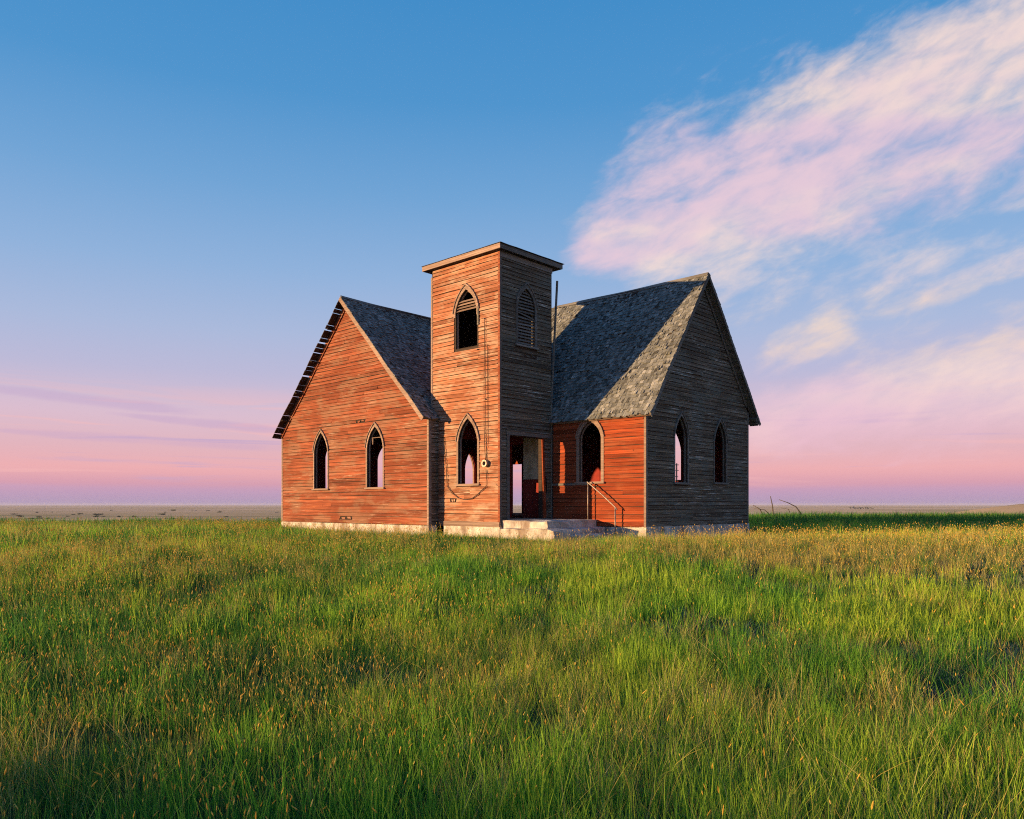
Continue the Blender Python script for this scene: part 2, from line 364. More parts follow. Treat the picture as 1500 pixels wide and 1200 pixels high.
def core(name, F, outline, holes, m, parent, th=TH, o=0):
    bm = bmesh.new(); ed = []
    for loop in [outline]+holes:
        vv = [bm.verts.new((a, z, 0)) for a, z in loop]
        ed += [bm.edges.new((vv[i], vv[(i+1) % len(vv)])) for i in range(len(vv))]
    bmesh.ops.triangle_fill(bm, use_beauty=True, use_dissolve=False, edges=ed)
    bm.verts.index_update()
    pts = [(v.co.x, v.co.y) for v in bm.verts]; tri = [tuple(v.index for v in f.verts) for f in bm.faces]
    be = [(e.verts[0].index, e.verts[1].index) for e in bm.edges if len(e.link_faces) == 1]
    bm.free(); n = len(pts)
    k = MB(); k.add([F.p(a, z, o) for a, z in pts]+[F.p(a, z, o-th) for a, z in pts],
                    tri+[tuple(i+n for i in t[::-1]) for t in tri]+[(a, b, b+n, a+n) for a, b in be], .3)
    return k.build(name, m, parent)
def span(poly, z):      # extent of a polygon at height z
    xs = []
    for i in range(len(poly)):
        (a, za), (b, zb) = poly[i], poly[(i+1) % len(poly)]
        if (za-z)*(zb-z) <= 0 and za != zb: xs.append(a+(b-a)*(z-za)/(zb-za))
    return (min(xs), max(xs)) if xs else None
PITCH = .114
boards = []             # (size, builder, wall object, material)
def siding(F, outline, holes, m, wall, ins=.0, missing=(), jit=1.7, reach=None):
    z0 = min(z for _, z in outline); z1 = max(z for _, z in outline)
    k = 0; z = z0
    while z < z1-.03:
        ph = PITCH*random.uniform(.97, 1.03)
        zb, zt = z+random.uniform(.007, .018), min(z+ph, z1-.004); z += ph; k += 1
        A = span(outline, zb+1e-4); B = span(outline, zt-1e-4)
        if not A or not B: continue
        cuts = []
        for hpoly in holes:
            h0 = min(q for _, q in hpoly); h1 = max(q for _, q in hpoly)
            if zt <= h0+.02 or zb >= h1-.02: continue
            a = span(hpoly, max(zb, h0+1e-3)); b = span(hpoly, min(zt, h1-1e-3))
            if a and b: cuts.append((a, b))
        cuts.sort(); segs = []; la, lb = A[0]+ins, B[0]+ins
        for a, b in cuts:
            segs.append((la, a[0], lb, b[0])); la, lb = a[1], b[1]
        segs.append((la, A[1]-ins, lb, B[1]-ins))
        for a0, a1, b0, b1 in segs:
            L = max(a1-a0, b1-b0)
            if a1-a0 < .02 or L < .05: continue
            parts = [(0.0, 1.0)]
            if L > 2.2 and random.random() < .62:
                t = random.uniform(.2, .8); parts = [(0, t), (t, 1)]
                if L > 5.5 and random.random() < .6: parts = [(0, t*.5), (t*.5, t), (t, 1)]
            for t0, t1 in parts:
                x0, x1 = a0+(a1-a0)*t0+.002, a0+(a1-a0)*t1-.002; y0, y1 = b0+(b1-b0)*t0+.002, b0+(b1-b0)*t1-.002
                skip = False
                for (mx, mz, hw) in missing:
                    if zb <= mz < zt and x0 < mx < x1 and x1-x0 > 2*hw:    # a hole where part of a board has gone
                        segs2 = [(x0, mx-hw, y0, mx-hw*random.uniform(.6, 1)-.05), (mx+hw*random.uniform(.8, 1.1), x1, mx+hw*random.uniform(.6, 1.1)+.04, y1)]; skip = True
                        for q in segs2: board(F, q, zb, zt, m, wall, jit)
                        board(F, (mx-hw*.55, mx-hw*.1, mx-hw*.7, mx-hw*.2), zb+.012, zt-.03, m, wall, 2.5); board(F, (mx+hw*.2, mx+hw*.7, mx+hw*.05, mx+hw*.5), zb+.03, zt-.008, m, wall, 2.5)
                if not skip: board(F, (x0, x1, y0, y1), zb, zt, m, wall, jit)
def board(F, q, zb, zt, m, wall, jit):
    x0, x1, y0, y1 = q; L = x1-x0
    if L < .03: return
    n = max(1, min(5, int(L/1.1)+1)); r = random.random()
    sag = [random.gauss(0, .004)*jit for _ in range(n+1)]; tilt = random.gauss(0, .0035)*jit
    lift = [abs(random.gauss(0, .003))*jit for _ in range(n+1)]
    if random.random() < .12: lift[random.choice((0, -1))] += random.uniform(.008, .022)
    cup = random.uniform(.013, .021)
    vs, fs = [], []
    for i in range(n+1):
        t = i/n; xb = x0+L*t; xt = y0+(y1-y0)*t; dz = sag[i]+tilt*(t-.5)
        vs += [F.p(xb, zb+dz, .003), F.p(xt, zt-.001, .003), F.p(xt, zt+dz*.5-.001, .006+lift[i]*.4), F.p(xb, zb+dz, cup+lift[i])]
    for i in range(n):
        a, b = 4*i, 4*i+4
        fs += [(a, a+1, b+1, b), (a+1, a+2, b+2, b+1), (a+2, a+3, b+3, b+2), (a+3, a, b, b+3)]
    fs += [(0, 3, 2, 1), (4*n, 4*n+1, 4*n+2, 4*n+3)]
    boards.append((L, vs, fs, r, m, wall))
def boxf(k, F, a0, a1, z0, z1, o0, o1, r=None):
    k.hexa([F.p(a0, z0, o0), F.p(a1, z0, o0), F.p(a1, z0, o1), F.p(a0, z0, o1), F.p(a0, z1, o0), F.p(a1, z1, o0), F.p(a1, z1, o1), F.p(a0, z1, o1)], r)
def strip(k, F, inner, outer, o0, o1, closed=False, r=None):   # band between two matching polylines
    n = len(inner)
    for i in range(n if closed else n-1):
        j = (i+1) % n
        k.hexa([F.p(*inner[i], o0), F.p(*inner[j], o0), F.p(*inner[j], o1), F.p(*inner[i], o1), F.p(*outer[i], o0), F.p(*outer[j], o0), F.p(*outer[j], o1), F.p(*outer[i], o1)], r)

# windows measured in the photograph; each gives its centre, half width and heights on its own wall
def win(F, xl, xr, ys, ya, yb):
    if F.ax == 'v': (a, t0), (b, t1) = hitv(xl, F.c), hitv(xr, F.c)
    else: (a, t0), (b, t1) = hitu(xl, F.c), hitu(xr, F.c)
    t = (t0+t1)/2; return ((a+b)/2, abs(b-a)/2, zz(yb, t), zz(ys, t), zz(ya, t))
def window(F, W, m, cw=.085, full=True, jambs=(1, 1), sill=True, wname='window'):
    c, wd, z0, zs, za = W
    o = empty('window', parent=church); o.name = wname
    inn = arch(c, wd, z0, zs, za); out = arch(c, wd+cw, z0, zs, za+cw*1.5)
    n = len(inn); arc_i, arc_o = inn[2:], out[2:]
    k = MB(); strip(k, F, arc_i, arc_o, .004, .032)
    k.build('arch_casing', m, o)
    for sg, on in ((-1, jambs[0]), (1, jambs[1])):
        if on:
            k = MB(); a0, a1 = sorted((c+sg*wd, c+sg*(wd+cw)))
            zlow = z0 if on == 1 else zs-(zs-z0)*on
            boxf(k, F, a0, a1, zlow, zs-.002, .004, .03); k.build('side_casing', m, o)
    hood_o = arch(c, wd+cw+.026, z0, zs, za+cw*1.5+.045)[2:]
    k = MB(); strip(k, F, arc_o, hood_o, .002, .058); k.build('hood_moulding', m, o)
    if sill:
        k = MB(); boxf(k, F, c-wd-cw-.03, c+wd+cw+.03, z0-.055, z0-.002, .002, .075); boxf(k, F, c-wd-.01, c+wd+.01, z0-.03, z0+.006, -TH-.02, .001); k.build('sill', m, o)
    # inner stop set back in the opening
    k = MB(); si = arch(c, wd-.035, z0+.01, zs, za-.05); strip(k, F, si[1:]+si[:1], inn[1:]+inn[:1], -.085, -.05); k.build('stop', m, o)
    return o
def outerpoly(W, cw=.085): c, wd, z0, zs, za = W; return arch(c, wd+cw-.004, z0-.05, zs, za+cw*1.5-.006)
def hole(W): return arch(*W)

FA = Face('v', VA0, -1); FTL = Face('v', TV0, -1); FTR = Face('u', TU1, 1); FW = Face('v', VW0, -1); FB = Face('u', UB, 1); FS = Face('u', UA1, 1)
FN = Face('u', UA0, -1); FWB = Face('v', VW1, 1); FAB = Face('v', VA1, 1); FTB = Face('v', TV1, 1); FTN = Face('u', TU0, -1)
A1 = win(FA, 461, 480.5, 662, 634, 716); A2 = win(FA, 538.5, 561.5, 655, 625, 714)
TL = win(FTL, 672, 700, 646, 613, 709); TLU = win(FTL, 668, 699, 456, 424, 509)
TRU = win(FTR, 758, 783, 449, 423, 507); WW = win(FW, 849, 881, 641, 617.5, 706)
B1 = win(FB, 988, 1006.5, 640, 609, 707); B2 = win(FB, 1046, 1063, 648, 618, 707)

def gable(a0, a1, z0=ZB): return [(a0, z0), (a1, z0), (a1, ZE-.09), ((a0+a1)/2, ZR-.21), (a0, ZE-.09)]
# ---- nave front gable
wallA = core('front_gable_wall', FA, gable(UA0, UA1), [hole(A1), hole(A2)], 'plank', church)
siding(FA, gable(UA0, UA1), [outerpoly(A1), outerpoly(A2)], 'siding', wallA, .05,
       missing=[(hitv(529, VA0)[0], zz(616, 25.6), 0.26), (hitv(508, VA0)[0], zz(757, 25.9), .42), (hitv(534, VA0)[0], zz(757, 25.4), .3)])
window(FA, A1, 'trim', .06); wA2 = window(FA, A2, 'trim', .07)
k = MB(); c_, w_, z0_, zs_, za_ = A2; boxf(k, FA, c_-w_*.75, c_+w_*.7, zs_+.30, zs_+.325, -.08, -.055); boxf(k, FA, c_-w_*.55, c_-w_*.48, zs_+.1, zs_+.3, -.08, -.055); k.build('sash_remnant', 'trim', wA2)
# side strip of the nave up to the tower
oS = [(VA0+TH+.002, ZB), (TV0-.003, ZB), (TV0-.003, ZE-.1), (VA0+TH+.002, ZE-.1)]
wallS = core('nave_return_wall', FS, oS, [], 'plank', church)
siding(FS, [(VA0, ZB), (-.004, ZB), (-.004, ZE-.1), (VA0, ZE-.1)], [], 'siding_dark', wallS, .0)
# nave far side wall, with the windows one sees the sky through
def win_far(v0, v1, za, zs, z0): return ((v0+v1)/2, (v1-v0)/2, z0, zs, za)
n1 = hitu(474, UA0)[0]; n2 = hitu(550.5, UA0)[0]
zA0, zAs, zAa = A1[2], A1[3], A1[4]
t3a, t3b = hitu(678.5, UA0), hitu(693, UA0)
N1 = win_far(n1, n1+.84, zAa, zAs, zA0); N2 = win_far(n2, n2+.84, zAa, zAs, zA0)
N3 = win_far(t3a[0], t3b[0], zz(662, t3a[1]), zz(686, t3a[1]), zz(712, t3a[1])); N4 = win_far(5.6, 6.44, zAa, zAs, zA0)
oN = [(VA0+TH+.002, ZB), (VA1-TH-.002, ZB), (VA1-TH-.002, ZE-.1), (VA0+TH+.002, ZE-.1)]
wallN = core('nave_side_wall', FN, oN, [hole(q) for q in (N1, N2, N3, N4)], 'inner', church)
siding(FN, [(VA0, ZB), (VA1, ZB), (VA1, ZE-.1), (VA0, ZE-.1)], [outerpoly(q) for q in (N1, N2, N3, N4)], 'siding', wallN, .05)
for q in (N1, N2, N3, N4): window(FN, q, 'trim')
# rear gable with the opening seen through the tower door
rd0, rd1 = hitv(751.5, VA1), hitv(767, VA1)
RD = ((rd0[0]+rd1[0])/2, abs(rd1[0]-rd0[0])/2, ZF+.02, zz(681, rd0[1]), zz(660, rd0[1]))
wallAB = core('rear_gable_wall', FAB, gable(UA0, UA1), [hole(RD)], 'inner', church)
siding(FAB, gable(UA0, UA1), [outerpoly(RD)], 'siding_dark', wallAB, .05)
k = MB(); c_, w_, z0_, zs_, za_ = RD; ap = arch(c_, w_+.06, z0_, zs_, za_+.08)[2:]; k.prism([FAB.p(a, z, -TH-.03) for a, z in ap], [FAB.p(a, z, -TH-.004) for a, z in ap]); k.build('arch_panel', 'siding_red', church)
oS2 = [(VW1, ZB), (VA1-TH-.002, ZB), (VA1-TH-.002, ZE), (VW1, ZE)]
wallS2 = core('nave_rear_return_wall', FS, oS2, [], 'inner', church)
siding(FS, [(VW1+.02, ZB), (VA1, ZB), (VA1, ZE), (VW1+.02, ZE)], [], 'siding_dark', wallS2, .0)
core('inner_partition', Face('v', VW1, -1), [(-4.4, ZF), (UA1-.005, ZF), (UA1-.005, ZE+.6), (-4.4, ZE+.6)], [], 'inner', church, th=.1, o=.13)
# partition between nave and tower, with a doorway
oP = [(TV0+TH+.003, ZF), (TV1-TH-.003, ZF), (TV1-TH-.003, ZE+1.4), (TV0+TH+.003, ZE+1.4)]
core('tower_partition', Face('u', UA1, 1), oP, [[(.55, ZF+.01), (1.95, ZF+.01), (1.95, 3.0), (.55, 3.0)]], 'inner', church)
# ---- tower
oTL = [(TU0, ZB), (TU1, ZB), (TU1, TZ), (TU0, TZ)]
tl_hole = [(TLU[0]-TLU[1], TLU[2]), (TLU[0]+TLU[1], TLU[2])]+arch(*TLU)[2:]
wallTL = core('tower_front_wall', FTL, [(TU0+.3, ZB), (TU1, ZB), (TU1, TZ), (TU0, TZ), (TU0, 3.3), (TU0+.3, 3.3)], [hole(TL), tl_hole], 'plank', church)
holTLU = arch(TLU[0], TLU[1]+.07, TLU[2]-.0, TLU[3], TLU[4]+.11)
siding(FTL, oTL, [outerpoly(TL), holTLU], 'siding_pale', wallTL, .045, missing=[(-1.9, 1.02, .12)])
window(FTL, TL, 'trim', .075)
wlu = window(FTL, TLU, 'trim', .085, jambs=(.12, .16), sill=False)
k = MB(); F = FTL; c_, w_, z0_, zs_, za_ = TLU
for i in range(4):
    zc = zs_+.03+i*.085; s_ = span(arch(*TLU), zc+.03)
    if s_ and s_[1]-s_[0] > .1:
        q = MB(); q.hexa([F.p(s_[0]+.01, zc, .0), F.p(s_[1]-.01, zc, .0), F.p(s_[1]-.01, zc+.012, .004), F.p(s_[0]+.01, zc+.012, .004),
                          F.p(s_[0]+.03, zc+.06, -.07), F.p(s_[1]-.03, zc+.06, -.07), F.p(s_[1]-.03, zc+.072, -.066), F.p(s_[0]+.03, zc+.072, -.066)]); q.build('louver_slat', 'trim', wlu)
q = MB(); boxf(q, F, c_+w_+.04, c_+w_+.10, zs_-.48, zs_+.08, .02, .05); q.build('hanging_casing', 'trim_dark', wlu)
oTR = [(TV0+TH+.002, ZB), (TV1, ZB), (TV1, TZ), (TV0+TH+.002, TZ)]
d0, d1 = hitu(745.5, 0)[0], hitu(793.5, 0)[0]; dzt = zz(641, 22.9)
door_poly = [(d0, ZF), (d1, ZF), (d1, dzt), (d0, dzt)]
gap0, gap1 = d1+.10, TV1-.22
gap_poly = [(gap0, 1.35), (gap1, 1.32), (gap1-.03, 1.80), (gap0+.04, 1.72)]
wallTR = core('tower_side_wall', FTR, oTR, [hole(TRU), door_poly, gap_poly], 'plank', church)
dcut = [(d0-.11, ZF-.03), (d1+.11, ZF-.03), (d1+.11, dzt+.16), (d0-.11, dzt+.16)]
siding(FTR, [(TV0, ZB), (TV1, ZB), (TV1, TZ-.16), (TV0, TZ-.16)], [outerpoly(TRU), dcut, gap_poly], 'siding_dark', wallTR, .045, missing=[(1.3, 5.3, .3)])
wru = window(FTR, TRU, 'trim_dark', .085)
c_, w_, z0_, zs_, za_ = TRU; zc = z0_+.03; i = 0
while zc < za_-.12:
    s_ = span(arch(*TRU), zc+.04)
    if s_ and s_[1]-s_[0] > .08:
        tl = random.gauss(0, .006)+(.05 if i == 9 else 0); q = MB(); F = FTR
        q.hexa([F.p(s_[0]+.005, zc+tl, .0), F.p(s_[1]-.005, zc-tl, .0), F.p(s_[1]-.005, zc+.014-tl, .005), F.p(s_[0]+.005, zc+.014+tl, .005),
                F.p(s_[0]+.02, zc+.075+tl, -.07), F.p(s_[1]-.02, zc+.075-tl, -.07), F.p(s_[1]-.02, zc+.089-tl, -.066), F.p(s_[0]+.02, zc+.089+tl, -.066)]); q.build('louver_slat', 'trim_dark', wru)
    zc += .092; i += 1
# upper back faces of the tower, and the inner wall behind the vestibule
core('tower_rear_wall', FTB, [(TU0, 3.4), (TU1-TH-.002, 3.4), (TU1-TH-.002, TZ), (TU0, TZ)], [], 'plank', church, th=TH, o=-.002)
wTB = [o for o in church.children if o.name.startswith('tower_rear_wall')][0]
siding(FTB, [(TU0, 4.2), (TU1, 4.2), (TU1, TZ-.1), (TU0, TZ-.1)], [], 'siding', wTB, .04)
wTN = core('tower_far_side_wall', FTN, [(TV0+TH+.002, 3.4), (TV1-TH-.004, 3.4), (TV1-TH-.004, TZ), (TV0+TH+.002, TZ)], [], 'plank', church)
siding(FTN, [(TV0, 3.7), (TV1, 3.7), (TV1, TZ-.1), (TV0, TZ-.1)], [], 'siding', wTN, .04)
v0_, v1_ = hitv(747, TV1-TH)[0], hitv(766.5, TV1-TH)[0]
h0, h1 = hitv(782, TV1-TH)[0], hitv(791, TV1-TH)[0]
inner_holes = [[(v0_, ZF+.01), (v1_, ZF+.01), (v1_, zz(652, 24.6)), (v0_, zz(652, 24.6))], [(h0, zz(721, 23.9)), (h1, zz(724, 23.9)), (h1-.03, zz(708, 23.9)), (h0+.02, zz(707, 23.9))]]
wIn = core('vestibule_inner_wall', Face('v', TV1, -1), [(UA1+.14, ZF), (TU1-TH-.003, ZF), (TU1-TH-.003, 3.38), (UA1+.14, 3.38)], inner_holes, 'inner', church, th=.10, o=TH)
k = MB(); Fp = Face('v', TV1-TH, -1); boxf(k, Fp, v1_+.03, TU1-TH-.03, zz(702, 23.9), 3.2, .003, .03); k.build('plaster_panel', 'plaster', church)
k = MB(); boxf(k, Fp, UA1+.2, v0_-.04, ZF+.1, 3.2, .003, .03); k.build('plaster_panel', 'plaster', church)
k = MB(); boxf(k, Fp, v0_, v1_, zz(652, 24.6), 3.2, .003, .028); k.build('plaster_panel', 'inner', church)
k = MB(); k.hexa([(TU0+.02, TV0+TH, 3.40), (TU1-TH-.01, TV0+TH, 3.40), (TU1-TH-.01, TV1-TH-.003, 3.40), (TU0+.02, TV1-TH-.003, 3.40),
                  (TU0+.02, TV0+TH, 3.46), (TU1-TH-.01, TV0+TH, 3.46), (TU1-TH-.01, TV1-TH-.003, 3.46), (TU0+.02, TV1-TH-.003, 3.46)]); k.build('tower_ceiling', 'inner', church)
# door frame
F = FTR; dr = empty('doorway', parent=church)
k = MB(); boxf(k, F, d0-.11, d0-.002, ZF-.02, dzt+.02, .004, .035); k.build('jamb', 'trim_dark', dr)
k = MB(); k.hexa([F.p(d1+.05, ZF-.02, .004), F.p(d1+.15, ZF-.02, .004), F.p(d1+.15, ZF-.02, .06), F.p(d1+.05, ZF-.02, .06),
                  F.p(d1-.02, dzt, .004), F.p(d1+.06, dzt, .004), F.p(d1+.06, dzt, .04), F.p(d1-.02, dzt, .04)]); k.build('jamb', 'siding_red', dr)
k = MB(); boxf(k, F, d0-.13, TV1-.01, dzt+.022, dzt+.14, .006, .045); boxf(k, F, d0-.14, TV1-.01, dzt+.142, dzt+.165, .006, .07); k.build('lintel', 'trim_dark', dr)
k = MB(); boxf(k, F, d0-.10, d1+.2, ZF-.05, ZF-.004, .002, .06); k.build('threshold', 'trim_dark', dr)
for i in range(6):
    q = MB(); zq = 1.12+i*.13+random.uniform(-.02, .02); F2 = Face('u', -.04, 1); a_ = random.gauss(0, .02)
    q.hexa([F2.p(d1+.1, zq+a_, 0), F2.p(gap1+.05, zq-a_, 0), F2.p(gap1+.05, zq-a_, .02), F2.p(d1+.1, zq+a_, .02), F2.p(d1+.1, zq+.05+a_, 0), F2.p(gap1+.05, zq+.05-a_, 0), F2.p(gap1+.05, zq+.05-a_, .02), F2.p(d1+.1, zq+.05+a_, .02)]); q.build('lath', 'plank', dr)
# tower corner boards, frieze and roof
def corner(F, a0, a1, z0, z1, m, o1=.026, name='corner_board'):
    k = MB(); boxf(k, F, a0, a1, z0, z1, .003, o1); return k.build(name, m, church)
corner(FTL, TU0-.026, TU0+.045, 3.75, TZ-.2, 'trim'); corner(FTL, TU1-.046, TU1+.026, ZB-.02, TZ-.02, 'siding', .027); corner(FTR, TV0-.003, TV0+.044, ZB-.02, TZ-.16, 'trim_dark', .0255)
corner(FTR, TV1-.05, TV1-.004, ZB, 4.0, 'trim_dark')
k = MB(); k.hexa([FTR.p(TV1-.07, 4.0, .004), FTR.p(TV1-.01, 4.0, .004), FTR.p(TV1-.01, 4.0, .04), FTR.p(TV1-.07, 4.0, .04),
                  FTR.p(TV1+.09, 7.7, .10), FTR.p(TV1+.15, 7.7, .10), FTR.p(TV1+.15, 7.7, .14), FTR.p(TV1+.09, 7.7, .14)]); k.build('loose_corner_board', 'trim_dark', church)
k = MB(); boxf(k, FTR, TV0-.02, TV1+.005, TZ-.16, TZ+.02, .004, .028); k.build('frieze_board', 'trim_dark', church)
tr = empty('tower_roof', parent=church)
OV = .15
def tz(u, v): return TZ-.02*(v-1)/1.2*1.0+.0
k = MB(); k.hexa([(TU0-.25, TV0-OV, TZ), (TU1+OV, TV0-OV, TZ), (TU1+OV, TV1+.3, TZ), (TU0-.25, TV1+.3, TZ), (TU0-.25, TV0-OV, TZ+.13), (TU1+OV, TV0-OV, TZ+.13), (TU1+OV, TV1+.3, TZ+.13), (TU0-.25, TV1+.3, TZ+.13)])
k.build('roof_deck', 'plank', tr)
k = MB(); boxf(k, Face('v', TV0-OV, -1), TU0-.26, TU1+OV+.028, TZ+.005, TZ+.142, .002, .027); k.build('fascia_board', 'trim', tr)
k = MB(); boxf(k, Face('u', TU1+OV, 1), TV0-OV+.0, TV1+.31, TZ+.005, TZ+.142, .002, .026); k.build('fascia_board', 'trim_dark', tr)
k = MB(); q = []; nx = 8
for j in range(nx+1):
    vv = TV0-OV-.035+(TV1+.54-TV0)*j/nx
    for i in range(nx+1):
        uu = TU0-.28+(TU1-TU0+.49)*i/nx
        q.append((uu, vv, TZ+.145+.02*math.sin(3.1*i/nx)*math.sin(3.1*j/nx)+random.uniform(0, .012)))
n_ = len(q); q2 = [(a, b, c+.014) for a, b, c in q]; W1 = nx+1
ff = []
for j in range(nx):
    for i in range(nx):
        a = j*W1+i; ff += [(a, a+1, a+1+W1, a+W1), (n_+a, n_+a+W1, n_+a+1+W1, n_+a+1)]
for i in range(nx):
    ff += [(i, i+1, n_+i+1, n_+i), (nx*W1+i, nx*W1+i+1, n_+nx*W1+i+1, n_+nx*W1+i), (i*W1, (i+1)*W1, n_+(i+1)*W1, n_+i*W1), (i*W1+nx, (i+1)*W1+nx, n_+(i+1)*W1+nx, n_+i*W1+nx)]
k.add(q+q2, ff, .4); k.build('tar_paper', 'tar', tr)
# ---- wing
oW = [(TU1+.002, ZB), (UB-TH-.002, ZB), (UB-TH-.002, ZE-.12), (TU1+.002, ZE-.12)]
wallW = core('wing_front_wall', FW, oW, [hole(WW)], 'plank', church)
siding(FW, [(.03, ZB), (UB, ZB), (UB, ZE-.12), (.03, ZE-.12)], [outerpoly(WW)], 'siding_red', wallW, .05)
window(FW, WW, 'trim', .10)
gB = [(VW0, ZB+.02), (VW1, ZB+.02), (VW1, ZE+.36), (VWM, ZR-.22), (VW0, ZE-.10)]
wallB = core('wing_gable_wall', FB, gB, [hole(B1), hole(B2)], 'plank', church)
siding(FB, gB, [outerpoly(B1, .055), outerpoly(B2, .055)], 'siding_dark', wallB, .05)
wB1 = window(FB, B1, 'trim_dark', .055)
k = MB(); c_, w_, z0_, zs_, za_ = B1
for f_ in (.12, .26, .38): boxf(k, FB, c_-w_+.03, c_-w_*.1+random.uniform(-.05, .08), z0_+(zs_-z0_)*f_, z0_+(zs_-z0_)*f_+.018, -.085, -.06)
boxf(k, FB, c_-w_*.35, c_-w_*.27, z0_+.01, z0_+(zs_-z0_)*.42, -.085, -.06); k.build('sash_remnant', 'trim_dark', wB1)
window(FB, B2, 'trim_dark', .055)
bj = hitv(1000.5, VW1)[0]
WB = ((bj-.42), .42, zz(707, 30.5), zz(668, 30.5), zz(634, 30.5))
wallWB = core('wing_rear_wall', FWB, [(UA1+.004, ZB), (UB-TH-.002, ZB), (UB-TH-.002, ZE+.34), (UA1+.004, ZE+.34)], [hole(WB)], 'inner', church)
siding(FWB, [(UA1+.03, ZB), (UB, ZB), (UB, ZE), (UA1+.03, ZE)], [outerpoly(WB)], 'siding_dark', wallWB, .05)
window(FWB, WB, 'trim_dark')
corner(FW, UB-.048, UB+.024, ZB, ZE-.12, 'trim'); corner(FB, VW0-.003, VW0+.05, ZB+.02, ZE-.09, 'trim_dark', .0235); corner(FB, VW1-.05, VW1+.024, ZB+.02, ZE+.33, 'trim_dark')
corner(FA, UA0-.024, UA0+.05, ZB, ZE-.1, 'trim'); corner(FA, UA1-.05, UA1+.024, ZB, ZE-.1, 'trim'); corner(FS, VA0-.003, VA0+.09, ZB, ZE-.1, 'trim_dark', .0235)
k = MB(); boxf(k, FTL, TU0+.35, TU1+.02, ZB-.01, ZB+.13, .018, .04); k.build('water_table', 'trim', church)
k = MB(); boxf(k, FW, .035, 1.38, zz(711, 23), zz(708, 23), .018, .05); k.build('ledge_board', 'trim_dark', church)
# floors
k = MB(); k.hexa([(UA0+TH, VA0+TH, ZF-.1), (UA1, VA0+TH, ZF-.1), (UA1, VA1-TH, ZF-.1), (UA0+TH, VA1-TH, ZF-.1), (UA0+TH, VA0+TH, ZF), (UA1, VA0+TH, ZF), (UA1, VA1-TH, ZF), (UA0+TH, VA1-TH, ZF)]); k.build('floor', 'plank', church)
k = MB(); k.hexa([(UA1+.002, TV0+TH, ZF-.1), (TU1-.01, TV0+TH, ZF-.1), (TU1-.01, TV1, ZF-.1), (UA1+.002, TV1, ZF-.1), (UA1+.002, TV0+TH, ZF), (TU1-.01, TV0+TH, ZF), (TU1-.01, TV1, ZF), (UA1+.002, TV1, ZF)]); k.build('floor', 'plank', church)
k = MB(); k.hexa([(UA1+.002, VW0+.002, ZF-.1), (UB-TH, VW0+TH, ZF-.1), (UB-TH, VW1-TH, ZF-.1), (UA1+.002, VW1-TH, ZF-.1), (UA1+.002, VW0+.002, ZF), (UB-TH, VW0+TH, ZF), (UB-TH, VW1-TH, ZF), (UA1+.002, VW1-TH, ZF)]); k.build('floor', 'plank', church)
# foundation
def fnd(F, a0, a1, zt=ZB, th=.22, o=.03):
    k = MB(); n = max(2, int(abs(a1-a0)/.35)); vs, fs = [], []
    for i in range(n+1):
        a = a0+(a1-a0)*i/n; j = [random.gauss(0, .006) for _ in range(4)]
        e = 0 if i in (0, n) else 1
        vs += [F.p(a, -.45, -th), F.p(a, zt-.006, -th), F.p(a, zt-.006, o+j[0]*e), F.p(a, zt*.5, o+.012+j[1]*e), F.p(a, -.45, o+.03+j[2]*e)]
    for i in range(n):
        p, q = 5*i, 5*i+5
        for e in range(5): fs.append((p+e, p+(e+1) % 5, q+(e+1) % 5, q+e))
    fs += [(0, 4, 3, 2, 1), tuple(5*n+i for i in range(5))]
    k.add(vs, fs); k.build('foundation', 'concrete', church)
fnd(FA, UA0-.03, UA1+.03); fnd(FS, VA0-.0, TV0-.08, o=.027); fnd(FTL, UA1+.26, TU1+.03, o=.028); fnd(FTR, TV0+.0, TV1-.0, zt=ZB-.003, o=.026)
fnd(FW, .05, UB+.03); fnd(FB, VW0+.0, VW1+.03, ZB+.02, o=.04); fnd(FWB, UA1, UB-.25); fnd(FN, VA0+.25, VA1); fnd(FAB, UA0+.25, UA1)

# ---- siding: the largest boards one by one, the rest joined per wall
boards.sort(key=lambda q: -q[0]); front = {wallA, wallTL, wallTR, wallW, wallB, wallS}
vis = [b for b in boards if b[5] in front][:300]; ids = set(map(id, vis)); rest = {}
for b in boards:
    if id(b) in ids:
        k = MB(); k.add(b[1], b[2], b[3]); k.build('siding_board', b[4], b[5])
    else: rest.setdefault((b[5].name, b[4]), []).append(b)
for (wn_, m_), bl in rest.items():
    k = MB()
    for b in bl: k.add(b[1], b[2], b[3])
    k.build('short_siding_boards', m_, bl[0][5], kind='stuff')

# ------------------------------------------------------------------ roofs
SAG = {'v': (-.7, 6.5, .075), 'u': (-2.6, 3.6, .04)}
class Slope:
    def __init__(s, ax, c, sg, half, zr): s.ax, s.c, s.sg, s.zr = ax, c, sg, zr; s.al = math.atan2(ZR-ZE, half); s.ca, s.sa = math.cos(s.al), math.sin(s.al)
    def p(s, a, t, o):
        sag = SAG.get(s.ax); x_ = min(max((a-sag[0])/(sag[1]-sag[0]), 0), 1)
        o = o-(sag[2]*math.sin(math.pi*x_)+.010*math.sin(a*2.3+t*1.1)+.012*math.sin(t*2.1+a*.7))*min(1, max(0, t)/.3+.6)
        q = s.c+s.sg*(t*s.ca+o*s.sa); z = s.zr-t*s.sa+o*s.ca
        return (q, a, z) if s.ax == 'v' else (a, q, z)
SAr = Slope('v', UAM, 1, (UA1-UA0)/2, ZR); SAl = Slope('v', UAM, -1, (UA1-UA0)/2, ZR)
SBf = Slope('u', VWM, -1, (VW1-VW0)/2, ZR); SBr = Slope('u', VWM, 1, (VW1-VW0)/2+.42, ZR)
